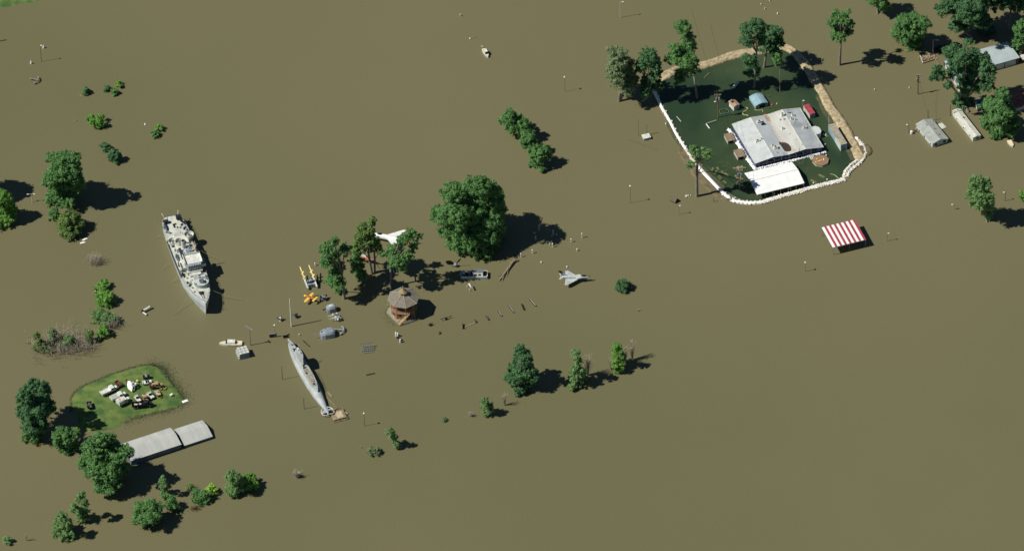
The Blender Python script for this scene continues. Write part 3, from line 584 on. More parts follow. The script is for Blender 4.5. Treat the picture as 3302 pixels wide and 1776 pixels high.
mb = MB(); mb.box((2.2, 2.6, 3.5), (2.2, 1.5, 1.2)); mb.cyl((2.2, 1.6, 3.7), (2.2, 3.6, 3.7), .85, None, 10); mb.box((3.6, 3.2, 3.2), (1, .8, .8)); mb.build("winch", DARK, ship)
mb = MB(); mb.cyl((3.4, -3.3, 3.7), (3.4, -1.8, 3.7), .75, None, 10); mb.box((2.6, -2.6, 3.4), (.5, 2.0, .9)); mb.build("winch", DARK, ship)
for y0, s in ((-3.0, -1), (2.6, 1)):
    mb = MB(); mb.tube([(1.4, y0, 2.8), (1.2, y0, 4.6), (.6, y0 + s * .3, 5.1), (-.2, y0 + s * .4, 5.0)], .11, 6); mb.build("davit", CREAM, ship)
for (x, y) in ((6.0, -3.55), (25.0, -3.4)):
    mb = MB(); mb.ell((x, y, 3.5), (2.3, .62, .55), 8, 8); mb.box((x - 1.8, y, 3.9), (.8, .1, .5)); mb.box((x, y, 3.1), (2, .5, .3)); mb.build("sweep_float", mat("float_grey", srgb(74, 84, 96), srgb(60, 70, 82), 1, .5), ship)
for q, d in (((6.2, -.3, 3.15), (1.6, .25, .7)), ((7.2, .9, 3.0), (.5, .5, .4)), ((7.6, 2.0, 3.0), (.5, .5, .4)), ((5.3, .2, 3.1), (.3, 1.4, .6))): mb = MB(); mb.box(q, d); mb.build("bitt", DARK, ship)
rr = random.Random(5)
for i in range(78):
    mb = MB(); x = rr.uniform(4, 21) if i < 38 else rr.uniform(21, 47); y = rr.choice([-1, 1]) * (rr.uniform(2.4, 4.3) if i < 50 else rr.uniform(3.0, 4.5)); h = rr.uniform(.4, 1.3)
    if x > 42: y *= .8
    mb.box((x, y, dz(x / 57) + h / 2), (rr.uniform(.3, 1.2), rr.uniform(.25, .8), h), rr.uniform(0, 1)); mb.build("deck_fitting", rr.choice([CREAM, DARK, DARK, SHIPG]), ship)
mb = MB(); mb.box((12.6, .2, 3.05), (3.6, 3.4, .5)); mb.build("hatch", mat("hatch_grey", srgb(186, 188, 178), srgb(166, 168, 160), .8, .7), ship)
mb = MB(); mb.tube([(7.8, -.8, 3.6), (9.4, .3, 3.7), (11.2, 1.1, 3.6)], .12, 5); mb.build("boom", CREAM, ship)
mb = MB(); mb.box((18.2, 0, 3.8), (7.5, 5.6, 2.0)); mb.box((22.5, .6, 4.0), (3, 4.2, 2.4)); mb.build("deckhouse", CREAM, ship)
for (x, y, r, z) in ((16.6, -3.1, 1.75, 4.0), (15.4, 3.6, 1.9, 4.6), (18.6, -.9, 1.7, 4.9)):
    mb = MB(); mb.cyl((x, y, 2.7), (x, y, z), r * .55, None, 12); n = 18
    mb.cyl((x, y, z), (x, y, z + .12), r, None, n)
    for k in range(n):
        a0, a1 = 2 * PI * k / n, 2 * PI * (k + 1) / n
        pr = [(x + math.cos(a0) * r, y + math.sin(a0) * r), (x + math.cos(a1) * r, y + math.sin(a1) * r), (x + math.cos(a1) * (r - .1), y + math.sin(a1) * (r - .1)), (x + math.cos(a0) * (r - .1), y + math.sin(a0) * (r - .1))]
        mb.prism(pr, z + .12, z + 1.15)
    mb.build("gun_tub", CREAM, ship); gunmount(ship, (x, y), rr.uniform(-1, 1), 2.0, .8, z + .12, 2)
mb = MB(); mb.cyl((22.0, -.1, 5.0), (21.7, -.1, 8.4), .95, .85, 14); mb.m = 1; mb.cyl((21.7, -.1, 8.4), (21.69, -.1, 8.5), .72, None, 14); mb.build("funnel", [CREAM, BLACK], ship)
mb = MB()
rg = []
for k in range(9):
    u = -1 + k / 4; w_ = math.sqrt(max(0, 1 - abs(u) ** 2.4)) * .95 + .03; rg.append([(22.8 + 3.2 * u, 3.2 - w_, 5.3 + .3 * u * u), (22.8 + 3.2 * u, 3.2, 4.6 + .4 * u * u), (22.8 + 3.2 * u, 3.2 + w_, 5.3 + .3 * u * u), (22.8 + 3.2 * u, 3.2, 5.15 + .3 * u * u)])
mb.loft(rg); mb.build("ship_boat", mat("boat_tan", srgb(190, 176, 140), srgb(150, 140, 112), 2, .6), ship)
mb = MB()
for x in (20.8, 24.8): mb = MB(); mb.tube([(x, 4.4, 2.8), (x, 4.5, 5.4), (x, 3.6, 6.3)], .12, 6); mb.build("boat_davit", CREAM, ship)
mb = MB(); mb.box((30.6, .7, 4.3), (13.2, 6.0, 2.6)); mb.box((37.6, .6, 4.0), (2.4, 4.4, 2.2)); mb.build("superstructure", CREAM, ship)
mb = MB(); mb.box((33.2, .8, 6.9), (6.6, 5.2, 2.8)); mb.build("bridge", SHIPG, ship)
mb = MB(); mb.box((33.0, .8, 8.4), (5.4, 6.6, .22)); mb.box((30.6, .8, 8.9), (.2, 5.2, 1.0)); mb.box((33, 4.05, 8.9), (5.2, .12, .9)); mb.box((33, -2.45, 8.9), (5.2, .12, .9)); mb.build("bridge_roof", WHITE, ship)
mb = MB()
for k in range(8): mb.box((36.62, -1.6 + k * .68, 7.3), (.3, .14, 2.3))
mb.build("bridge_fins", WHITE, ship)
for k in range(7):
    mb = MB(); mb.box((36.53, -1.26 + k * .68, 7.3), (.08, .42, .55)); mb.build("window", GLASS, ship)
for k in range(4):
    mb = MB(); mb.cyl((36.5, -.6 + k * .95, 6.1), (36.56, -.6 + k * .95, 6.1), .2, None, 10); mb.build("porthole", GLASS, ship)
mb = MB(); mb.box((33.5, -3.2, 6.0), (4.5, 1.9, .15)); mb.box((33.5, -4.1, 6.5), (4.5, .12, 1.0)); mb.box((35.7, -3.2, 6.5), (.12, 1.9, 1.0)); mb.build("bridge_wing", CREAM, ship); mb = MB(); mb.box((33.5, 4.5, 6.0), (4.5, 1.7, .15)); mb.box((33.5, 5.3, 6.5), (4.5, .12, 1.0)); mb.box((35.7, 4.5, 6.5), (.12, 1.7, 1.0)); mb.build("bridge_wing", CREAM, ship)
mb = MB(); mb.box((28, .9, 5.8), (3.4, 3.4, .5)); mb.cyl((27.2, .4, 5.8), (27.2, .4, 7.4), .55, .5, 10); mb.build("ventilator", SHIPG, ship)
for q, d in (((25.3, 2.2, 5.9), (1.2, 1.2, .8)), ((26.2, -1.2, 5.9), (1.6, .8, .7)), ((28.6, -1.4, 6.0), (.8, 1.0, 1.2)), ((25.0, .6, 5.9), (.6, 1.0, .9)), ((28.9, 2.6, 5.9), (.7, .7, .9))): mb = MB(); mb.box(q, d); mb.build("vent_box", SHIPG, ship)
mb = MB(); mb.box((26.3, -1.95, 6.3), (6.5, 1.0, .15), ry=.02); mb.build("dark_awning", mat("navy_awning", srgb(46, 44, 84), srgb(36, 36, 66), 1, .8), ship)
mb = MB(); mb.cyl((29.6, .8, 5.6), (29.2, .8, 15.2), .2, .1, 8); mb.cyl((29.3, -2.4, 12.0), (29.3, 4.0, 12.0), .06, None, 5); mb.cyl((29.3, .8, 10.3), (29.3, .8, 10.45), .9, None, 10); mb.box((29.3, .8, 10.9), (.5, .5, .9)); mb.box((29.2, .8, 13.4), (.2, 1.8, .7))
for s in (-1, 1): mb.cyl((29.3, .8 + s * 2.8, 8.4), (29.3, .8, 12.4), .07, None, 5)
mb.build("mast", SHIPG, ship)
mb = MB(); mb.box((41.0, .4, 5.0), (3.6, 1.9, 1.4), ry=.12)
for k in range(5): mb.m = 1; mb.box((41.0, -.35 + k * .38, 5.75), (3.2, .1, .12), ry=.12)
mb.build("mortar_rack", [SHIPG, WHITE], ship)
for q, d in (((40.0, 3.2, 4.7), (1.0, 1.8, 1.0)), ((40.3, -1.8, 4.4), (.8, .9, .8)), ((38.8, -3.0, 4.3), (.5, .5, 1.1)), ((41.6, -2.4, 4.5), (1.0, .5, .7)), ((43.0, -2.7, 4.6), (.5, .8, .6))): mb = MB(); mb.box(q, d); mb.build("locker", CREAM, ship)
mb = MB(); n = 16; z = 5.6; cx, cy, R = 44.4, 1.4, 2.9
mb.cyl((cx, cy, 4.2), (cx, cy, z), R * .97, None, 20)
mb.m = 1
for k in range(n):
    a0, a1 = -1.75 + 3.5 * k / n, -1.75 + 3.5 * (k + 1) / n
    mb.prism([(cx + math.cos(a) * r, cy + math.sin(a) * r) for a, r in ((a0, R), (a1, R), (a1, R - .12), (a0, R - .12))], z, z + 1.1)
mb.build("gun_platform", [DECK, SHIPG], ship); gunmount(ship, (44.2, 1.4), .1, 4.4, 1.35, z)
mb = MB(); mb.cyl((49.6, -.9, 5.4), (49.6, .9, 5.4), .5, None, 10); mb.box((50.5, 0, 5.5), (1.2, 1.3, .8)); mb.cyl((51, -.4, 5.7), (54, -.3, 6.3), .09, None, 5); mb.cyl((51, .4, 5.7), (54, .3, 6.3), .09, None, 5); mb.build("windlass", DARK, ship); mb = MB(); mb.box((48.3, -2.2, 5.2), (.5, .4, .6)); mb.build("bitt", DARK, ship)
mb = MB(); mb.cyl((55.6, 0, 6.2), (55.6, 0, 9.6), .06, None, 5); mb.build("jackstaff", STEEL, ship)
mb = MB(); mb.cyl((.3, 0, 2.8), (.0, 0, 6.4), .06, None, 5); mb.build("ensign_staff", STEEL, ship)
mb = MB()
for k in range(3):
    P_ = [(51.5 + math.cos(a) * 1.2 - 1, 2.2 + math.sin(a) * .8, 5.85) for a in np.linspace(0, 2.4, 7)]
mb.tube([(x + 1, y, z) for x, y, z in P_], .12, 5); mb.build("anchor_chain", DARK, ship)
ROPE = mat("rope", srgb(170, 158, 120), srgb(140, 130, 100), 2, .9)
def line(name, a, b, label, cat, r=.06, sag=.0, m=None):
    A, B = V(a), V(b); mb = MB(); n = 6
    mb.tube([A.lerp(B, k / n) - A + V((0, 0, -sag * 4 * (k / n) * (1 - k / n))) for k in range(n + 1)], r, 4)
    return tag(mb.build(name, m or ROPE, loc=A), label, cat)
line("mooring_rope", G(615, 940, 4.5), G(561, 1018, 0), "tan rope from the warship's left bow down to the water", "rope", .06, .8)
line("mooring_rope", G(686, 936, 4.5), G(800, 968, 0), "tan rope running out right of the warship's bow", "rope", .06, .8)
line("mooring_rope", G(645, 806, 3), G(716, 838, 0), "tan rope from the warship's right side amidships", "rope", .05, .5)
line("mooring_rope", G(572, 890, 3), G(551, 911, 0), "short tan rope left of the warship's bridge", "rope", .05, .3)
line("mooring_rope", G(546, 836, 3), G(522, 872, 0), "tan rope left of the warship amidships", "rope", .05, .3)
line("mooring_rope", G(521, 755, 3), G(505, 766, 0), "short tan rope left of the warship's stern", "rope", .05, .2)
# ------------------------------------------------ submarine
org = G(931, 1112); c, hd, L = seg((931, 1112), (1060, 1340))
sub = thing("submarine", "pale grey submarine with a low sail lying beside the wooden platform", "submarine", org, hd)
mb = MB(); rings = []
for t, r in ((0, .05), (.02, .45), (.06, .95), (.13, 1.5), (.22, 1.95), (.35, 2.2), (.5, 2.25), (.62, 2.15), (.74, 1.8), (.84, 1.3), (.92, .8), (.97, .5), (1.0, .28)):
    rings.append([(t * L, r * 1.06 * math.cos(a), .8 + r * .95 * math.sin(a) + (.5 if t < .2 else 0) * (1 - t / .2)) for a in np.linspace(0, 2 * PI, 17)[:-1]])
mb.loft(rings); mb.build("hull", SUBG, sub, smooth=True)
mb = MB()
rg = []
for t, w_ in ((.01, .12), (.05, .5), (.12, .95), (.25, 1.25), (.45, 1.35), (.60, 1.3), (.68, .9), (.74, .05)): rg.append([(t * L, -w_ * 1.15, 1.7), (t * L, -w_, 3.25), (t * L, w_, 3.25), (t * L, w_ * 1.15, 1.7)])
mb.loft(rg); mb.build("casing", SUBG, sub)
mb = MB(); mb.loft([[(t * L, -w_, 3.27), (t * L, -w_, 3.33), (t * L, w_, 3.33), (t * L, w_, 3.27)] for t, w_ in ((.43, .95), (.5, 1.1), (.6, 1.05), (.67, .6))]); mb.build("casing_deck", mat("teak_deck", srgb(166, 160, 146), srgb(128, 116, 102), 1.4, .85), sub)
mb = MB(); sx = .30 * L
sail = [(-3.0, .05), (-2.4, .5), (-1.2, .8), (.4, .85), (2.0, .6), (3.6, .05)]
pts = [(sx + x, y) for x, y in sail] + [(sx + x, -y) for x, y in sail[::-1]]
mb.prism(pts, 3.2, 7.0); mb.build("sail", SUBG, sub)
mb = MB(); mb.cyl((sx - .6, 0, 7), (sx - .6, 0, 10.3), .12, .09, 6); mb.cyl((sx + .2, .2, 7), (sx + .2, .2, 8.8), .16, .12, 6); mb.cyl((sx + .9, -.1, 7), (sx + .9, -.1, 8.0), .22, .2, 8); mb.box((sx - 1.4, 0, 7.3), (.7, .7, .6)); mb.build("periscopes", WHITE, sub)
mb = MB(); rr = random.Random(3)
for _ in range(20):
    x = rr.choice([rr.uniform(.06, .2), rr.uniform(.14, .22), rr.uniform(.37, .42), rr.uniform(.43, .66)]) * L; mb = MB(); mb.box((x, rr.uniform(-.6, .5) * min(1, x / L / .15), 3.4), (rr.uniform(.3, .9), rr.uniform(.2, .5), .3), rr.uniform(0, 1)); mb.build("deck_fitting", rr.choice([DARK, DARK, CREAM]), sub)
mb = MB(); rail(mb, [(.42 * L, -1.2, 3.25), (.55 * L, -1.3, 3.25), (.66 * L, -.9, 3.25)], .9); rail(mb, [(.42 * L, 1.2, 3.25), (.55 * L, 1.3, 3.25), (.66 * L, .9, 3.25)], .9); mb.build("railing", WHITE, sub)
for s in (-1, 1):
    mb = MB(); mb.tube([(.915 * L, s * .7, 1.2), (.935 * L, s * 1.8, 1.2), (.965 * L, s * 2.35, 1.2), (1.0 * L, s * 2.2, 1.2), (1.015 * L, s * 1.3, 1.2), (1.01 * L, s * .2, 1.2)], .15, 6); mb.build("propeller_guard", WHITE, sub)
    mb = MB(); mb.box((.965 * L, s * 1.3, 1.1), (1.5, 1.6, .16)); mb.build("stern_plane", SUBG, sub)
mb = MB(); mb.box((.985 * L, 0, 1.7), (1.9, .22, 2.6)); mb.build("rudder", SHIPG, sub)
mb = MB(); mb.cyl((-.0, 0, 2.2), (.2, 0, 3.2), .3, .1, 6); mb.box((1.5, 0, 2.6), (.4, .4, .8)); mb.build("bow_fitting", WHITE, sub)
# platform at the stern
c, hd, LL, WW = frame((1078, 1357), (1116, 1346), (1062, 1326), .9)
pf = thing("landing_platform", "weathered wooden landing with handrails touching the submarine's stern", "platform", (c.x, c.y, 0), hd)
mb = MB()
for k in range(10): mb.box((-LL / 2 + (k + .5) * LL / 10, .3, .5), (LL / 10 - .04, WW * .8, .12))
mb.build("deck_boards", WOOD, pf)
mb = MB(); mb.box((.7, .2, .62), (LL * .5, WW * .62, .08)); mb.build("carpet", mat("tan_mat", srgb(196, 180, 150), srgb(176, 160, 130), 1, .9), pf)
mb = MB()
for x in (-LL / 2, 0, LL / 2):
    for y in (-WW / 2, WW / 2): mb.cyl((x, y, -.5), (x, y, 1.5), .12, None, 6)
for y in (-WW / 2, WW / 2): mb.box((0, y, 1.4), (LL, .14, .16)); mb.box((0, y, .95), (LL, .1, .12))
mb.box((LL / 2, 0, 1.4), (.14, WW, .16)); mb.box((LL / 2, 0, .95), (.1, WW, .12)); mb.build("handrail", WOOD, pf)
def beam(a, b, z0, z1, w_, m, label, cat, name, h=None, group=None):
    A, B = G(*a, z0), G(*b, z1); mb = MB(); d = B - A; o = V((A.x, A.y, 0))
    M = Matrix.Translation(A - o + d / 2) @ d.to_track_quat('X', 'Z').to_matrix().to_4x4(); mb.T = M
    mb.box((0, 0, 0), (d.length, w_, h or w_)); mb.box((d.length * .45, 0, 0), (d.length * .06, w_ * 1.15, (h or w_) * 1.15)); mb.T = None
    return tag(mb.build(name, m, loc=o), label, cat, group)
beam((1088, 1316), (1067, 1326), 1.2, 1.2, .35, WOOD, "plank leading from the landing back to the submarine", "plank", "wooden_plank")
beam((1103, 1322), (1121, 1334), .5, .2, .45, PALEW, "pale plank sticking out right of the landing", "plank", "wooden_plank")
beam((1051, 1278), (1086, 1313), .1, .3, .22, WOOD, "thin gangway rail above the landing, half under water", "rail", "gangway_rail")
beam((1057, 1264), (1070, 1278), .1, .2, .25, PALEW, "short pale plank floating above the gangway rail", "plank", "wooden_plank")
# ------------------------------------------------ poles and lamps
def lamp(base, top, label, kind="globe", m=None, side=1, name="street_lamp", cat="lamp post", r=.11, hz=None):
    g = G(*base); h = hz or HT(base, top); T = thing(name, label, cat, g)
    mb = MB(); mb.cyl((0, 0, -.5), (0, 0, h), r, r * .7, 7)
    if kind in ("arm", "double"): mb.tube([(0, 0, h), (side * .5, 0, h + .1), (side * 1.0, 0, h)], .06, 5)
    if kind == "double": mb.tube([(0, 0, h), (-side * .5, 0, h + .1), (-side * 1.0, 0, h)], .06, 5)
    mb.build("post", m or STEEL, T)
    if kind == "globe": mb = MB(); mb.ell((0, 0, h + .3), (.42, .42, .38), 10, 6); mb.build("lamp_globe", WHITE, T, smooth=True)
    if kind in ("arm", "double"):
        for s in ((side,) if kind == "arm" else (1, -1)): mb = MB(); mb.ell((s * 1.2, 0, h - .02), (.5, .28, .18), 10, 6); mb.build("lamp_head", WHITE, T, smooth=True)
    if kind == "spike": mb = MB(); mb.ell((0, 0, h), (r * 1.5, r * 1.5, .15), 6, 4); mb.build("cap", STEEL, T)
    return T
DP = mat("dark_pole", srgb(84, 80, 72), srgb(60, 58, 54), 2, .7)
lamp((134, 200), (128, 147), "tall dark lamp post between the two white cone buoys", "arm", DP, .4)
lamp((103, 652), (100, 626), "short white double-headed lamp left of the far left tree", "double", WHITE, .7, r=.08)
lamp((2000, 58), (2000, 7), "tall pale lamp post at the top edge west of the pond", "arm", CREAM, 1)
lamp((1822, 296), (1821, 251), "thin lamp post alone in open water northeast of the slanting tree row", "globe", DP, r=.07)
lamp((2033, 655), (2031, 602), "tall thin lamp post left of the drowned brown shelter roof", "globe", DP, r=.07)
lamp((2189, 692), (2188, 663), "white globe lamp with a bench rail, below the drowned brown shelter roof", "arm", STEEL, .4, r=.09)
lamp((1176, 1373), (1175, 1334), "globe lamp post south of the submarine", "globe", DP, r=.1)
lamp((888, 1087), (888, 1050), "white globe lamp beside the grey information board", "globe", STEEL, r=.1)
lamp((2861, 777), (2860, 752), "single-headed lamp right of the striped canopy", "arm", STEEL, .4)
lamp((2597, 875), (2596, 848), "globe lamp left of and below the striped canopy", "globe", STEEL, r=.1)
lamp((3078, 676), (3078, 659), "short bent lamp left of the loose light green tree", "arm", STEEL, -.7)
lamp((3241, 648), (3240, 620), "dark lamp behind the loose light green tree's shadow", "arm", DP, -.4, r=.12)
lamp((2930, 430), (2928, 402), "lamp with a white barrel beside it, left of the grey-roofed house", "arm", DP, -.5)
lamp((3008, 175), (3007, 130), "yellowish lamp pole rising from the board wreckage", "arm", CREAM, 1.5, r=.12)
lamp((911, 1223), (913, 1178), "dark mooring pole left of the submarine's middle", "spike", DP, name="mooring_pole", cat="pole", r=.12)
lamp((981, 1318), (984, 1281), "dark mooring pole left of the submarine's stern", "spike", DP, name="mooring_pole", cat="pole", r=.12)
lamp((2059, 440), (2058, 384), "thin guyed mast left of the small white shed", "spike", DP, name="mast_pole", cat="pole", r=.06)
lamp((2086, 436), (2088, 400), "dark pole behind the small white shed", "spike", DP, name="mast_pole", cat="pole", r=.1)
lamp((2992, 392), (2991, 354), "dark pole behind the grey-roofed house", "spike", POLE, name="utility_pole", cat="pole", r=.13)
lamp((3064, 374), (3063, 337), "dark pole at the north end of the long white trailer", "spike", POLE, name="utility_pole", cat="pole", r=.15)
lamp((2673, 400), (2673, 362), "white pole at the north end of the blue and white trailer", "spike", WHITE, name="utility_pole", cat="pole", r=.11)
lamp((2588, 365), (2591, 325), "pole with a small lamp beside the red-roofed container", "arm", WOOD, .3, name="utility_pole", cat="pole", r=.13)
lamp((2528, 520), (2528, 492), "black pole between the white-grey hall and the white tent", "spike", BLACK, name="utility_pole", cat="pole", r=.12)
lamp((2577, 512), (2577, 479), "black pole in front of the hall beside the white octagon steps", "spike", BLACK, name="utility_pole", cat="pole", r=.12)
lamp((2742, 521), (2742, 482), "thin pale pole at the pond's east corner", "spike", STEEL, name="utility_pole", cat="pole", r=.07)
lamp((2301, 651), (2301, 639), "short dark stake outside the southwest sandbags", "spike", DP, name="stake", cat="stake", r=.12)
lamp((242, 392), (241, 385), "short stake in open water left of the light green bush", "spike", CREAM, name="stake", cat="stake", r=.12)
lamp((2481, 352), (2480, 342), "roof aerial pole behind the hall's north gable", "spike", DP, name="mast_pole", cat="pole", r=.1, hz=5.2)
# flagpole
T = thing("flagpole", "thick white flagpole without a flag beside the gun turrets", "flagpole", G(940, 1052)); h = HT((940, 1052), 965)
mb = MB(); mb.cyl((0, 0, -.5), (0, 0, h), .28, .18, 10); mb.build("pole", WHITE, T); mb = MB(); mb.ell((0, 0, h + .12), (.2, .2, .2), 8, 5); mb.build("truck_ball", CREAM, T)
# floodlight pole with antenna
T = thing("floodlight_pole", "tall pole with a slanting lattice of lights right of the white motorboat", "light pole", G(808, 1113)); h = HT((808, 1113), 1058)
mb = MB(); mb.cyl((0, 0, -.5), (0, 0, h), .2, .13, 8); mb.cyl((0, 0, h - 1.8), (0, 0, h - .9), .32, .2, 8); mb.build("post", STEEL, T)
mb = MB()
for k in range(3): mb.cyl((-1.4 + k * .3, .6 - k * .3, h + 1.1 - k * .5), (.4 + k * .35, -.2 - k * .3, h - .0 - k * .5), .07, None, 5)
for k in range(4): mb.cyl((-1.3 + k * .55, .5 - k * .25, h + 1.1 - k * .35), (-.8 + k * .55, .0 - k * .25, h + .1 - k * .35), .07, None, 5)
mb.build("light_frame", STEEL, T)
for k in range(5): mb = MB(); mb.box((-1.2 + k * .5, .35 - k * .2, h + .9 - k * .33), (.32, .2, .3)); mb.build("floodlight", WHITE, T)
# power poles
def powerpole(base, topy, label, arm=2.6, cans=2, m=POLE, head=None):
    g = G(*base); h = HT(base, topy); T = thing("power_pole", label, "power pole", g)
    mb = MB(); mb.cyl((0, 0, -.5), (0, 0, h), .2, .15, 8); mb.build("post", m, T)
    mb = MB(); mb.box((0, 0, h - .4), (arm, .22, .24)); mb.box((0, -.16, h - 1.2), (arm * .55, .14, .16)); mb.build("crossarm", m, T)
    for k in range(5): 
        mb = MB(); mb.cyl((-arm / 2 + .15 + k * (arm - .3) / 4, 0, h - .28), (-arm / 2 + .15 + k * (arm - .3) / 4, 0, h + .1), .09, .06, 6); mb.build("insulator", WHITE, T)
    for k in range(cans):
        x = (-.55, .55, 0)[k]; mb = MB(); mb.cyl((x, -.35, h - 3.0), (x, -.35, h - 1.6), .36, None, 10); mb.ell((x, -.35, h - 1.6), (.36, .36, .15), 10, 4); mb.build("transformer", STEEL, T)
    if head: mb = MB(); mb.tube([(0, 0, h - 4), (head, 0, h - 3.7)], .06, 5); mb.m = 1; mb.ell((head * 1.2, 0, h - 3.75), (.5, .28, .18), 8, 5); mb.build("lamp_arm", [STEEL, WHITE], T)
    return T, V((g.x, g.y, h - .2))
_, A1 = powerpole((2315, 380), 304, "tall brown power pole with two transformers in the green pond", 2.6, 2, mat("orange_pole", srgb(150, 104, 66), srgb(120, 82, 54), 1.2, .8), -.9)
_, A2 = powerpole((2385, 610), 548, "pale power pole with two transformers left of the white tent", 2.4, 2, STEEL)
_, A3 = powerpole((2960, 304), 242, "dark power pole with a round lamp in open water east of the pond", 2.0, 1, DP, .5)
for k in (-1, 1):
    line("power_line", A1 + V((k, 0, 0)), A2 + V((k, 0, 0)), "thin wire between the two transformer poles, %s strand" % ("west" if k < 0 else "east"), "wire", .03, 1.0, BLACK)
line("power_line", A1, G(2230, 30, 9), "thin wire running north from the brown power pole over the levee", "wire", .03, 1.5, BLACK)
line("power_line", A3, G(3000, 395, 4), "thin wire from the eastern power pole to the grey-roofed house", "wire", .03, 1.0, BLACK)
line("guy_wire", G(2059, 440, 9), G(2022, 448, 0), "guy wire of the mast by the small white shed", "wire", .04, 0, STEEL)
# ------------------------------------------------ white-grey hall in the pond
Z0 = 2.6
c, hd, L, W = frame((2435, 528), (2655, 475), (2352, 403), Z0)
hall = thing("restaurant_hall", "large flat-gabled hall with stained white-grey roof in the green pond", "building", c, hd)
PR = [(0, 0), (.27, 1.15), (.49, .5), (.74, 1.25), (1.0, .0)]
def rz_(u):
    for (a, za), (b, zb) in zip(PR[:-1], PR[1:]):
        if u <= b: return Z0 + za + (zb - za) * (u - a) / (b - a)
    return Z0
def hp(px, py):     # pixel on the hall roof to its local u, v
    q = G(px, py, Z0 + .8) - c; return q.x * math.cos(hd) + q.y * math.sin(hd), -q.x * math.sin(hd) + q.y * math.cos(hd)
mb = MB(); pts = [(-L / 2 + .35, 0)] + [(-L / 2 + u * L, z) for u, z in PR[1:-1]] + [(L / 2 - .35, 0)]
w0, w1 = -W / 2 + .5, W / 2 - .4
ring = lambda y: [(x, y, -.5) for x, z in pts] + [(x, y, Z0 - .18 + z) for x, z in pts[::-1]]
mb.loft([ring(w0), ring(w1)]); mb.build("wall", mat("shade_blue_wall", srgb(86, 98, 140), srgb(66, 78, 118), .8, .6), hall)  # wall blue has the shade of the south side put into its colour
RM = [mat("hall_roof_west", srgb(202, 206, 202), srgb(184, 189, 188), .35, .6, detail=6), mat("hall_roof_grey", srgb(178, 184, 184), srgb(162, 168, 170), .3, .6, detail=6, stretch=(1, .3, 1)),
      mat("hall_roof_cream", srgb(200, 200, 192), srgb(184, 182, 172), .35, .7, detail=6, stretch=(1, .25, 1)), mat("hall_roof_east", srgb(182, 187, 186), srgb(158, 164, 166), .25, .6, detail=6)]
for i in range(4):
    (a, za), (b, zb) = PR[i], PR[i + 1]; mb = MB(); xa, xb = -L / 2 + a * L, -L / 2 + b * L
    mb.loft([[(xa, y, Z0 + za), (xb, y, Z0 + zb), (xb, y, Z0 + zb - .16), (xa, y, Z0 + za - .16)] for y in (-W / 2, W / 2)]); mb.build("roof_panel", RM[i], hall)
mb = MB()
for i, (a, za) in enumerate(PR[1:-1]):
    if i != 1: mb.box((-L / 2 + a * L, 0, Z0 + za + .04), (.28, W, .08))
mb.box((-L / 2, 0, Z0), (.2, W + .1, .22)); mb.box((L / 2, 0, Z0), (.2, W + .1, .22))
for i in range(4):
    (a, za), (b, zb) = PR[i], PR[i + 1]; xa, xb = -L / 2 + a * L, -L / 2 + b * L
    for y in (-W / 2, W / 2): mb.cyl((xa, y, Z0 + za), (xb, y, Z0 + zb), .12, None, 4)
mb.build("ridge_cap", WHITE, hall)
# brown dirt patch in the valley and streak of stains
def roofpoly(name, px, m, dz_=.035, th=.02):
    mb = MB(); q = [hp(*p) for p in px]; cx = sum(a[0] for a in q) / len(q); cy = sum(a[1] for a in q) / len(q)
    ring = []
    for f in (.0, .4, .7, .88, 1.0): ring.append([(cx + (x - cx) * f, cy + (y - cy) * f) for x, y in q])
    vs = [(x, y, rz_(min(1, max(0, (x + L / 2) / L))) + dz_) for r in ring for x, y in r]; n = len(q)
    mb.add(vs, [(k * n + i, k * n + (i + 1) % n, (k + 1) * n + (i + 1) % n, (k + 1) * n + i) for k in range(4) for i in range(n)])
    return mb.build(name, m, hall)
roofpoly("dirt_patch", [(2511, 456), (2521, 458), (2533, 459), (2542, 464), (2549, 472), (2552, 480), (2551, 486), (2540, 488), (2530, 486), (2524, 478), (2519, 470), (2513, 463)], mat("roof_dirt", srgb(70, 56, 44), srgb(52, 42, 34), 1.5, .95, bump=.05), .06)
roofpoly("stain", [(2462, 368), (2468, 366), (2480, 376), (2487, 392), (2483, 398), (2474, 388), (2466, 378)], mat("roof_stain", srgb(176, 146, 122), srgb(150, 122, 100), 1.0, .9), .03)
st_m = mat("roof_streak", srgb(176, 162, 144), srgb(198, 194, 182), 1.6, .9, detail=8)
roofpoly("stain", [(2476, 388), (2488, 394), (2506, 424), (2524, 450), (2532, 460), (2518, 458), (2510, 448), (2492, 416)], st_m, .028)
roofpoly("stain", [(2548, 466), (2558, 474), (2572, 488), (2562, 491), (2552, 486), (2551, 474)], st_m, .028)
roofpoly("stain", [(2556, 398), (2570, 392), (2590, 398), (2584, 406), (2566, 412), (2556, 410)], mat("roof_smudge", srgb(158, 164, 166), srgb(140, 146, 150), 1, .8, detail=8), .028)
def unit(px, py, sx, sy, h, name="rooftop_unit", m=None, top=True):
    x, y = hp(px, py); z = rz_((x + L / 2) / L); mb = MB(); sx *= .8; sy *= .8; h *= .75; mb.box((x, y, z + h / 2 + .1), (sx, sy, h))
    mb.box((x, y, z + .05), (sx + .3, sy + .3, .16)); mb.m = 1
    if top: mb.cyl((x, y, z + h + .1), (x, y, z + h + .2), min(sx, sy) * .35, None, 10)
    return mb.build(name, [m or CREAM, DARK], hall)
unit(2448, 396, 2.4, 1.4, 1.1); unit(2461, 402, 1.6, .8, .8, m=DARK, top=False); unit(2443, 456, 2.2, 1.2, .8); unit(2455, 452, .9, .7, .8, m=WHITE)
unit(2492, 473, 1.5, 1.2, 1.0); unit(2501, 479, 2.0, 1.6, 1.1, m=WHITE); unit(2523, 376, 1.5, 1.4, 1.5, m=WHITE); unit(2515, 389, .7, .7, .6); unit(2528, 388, .7, .7, .6)
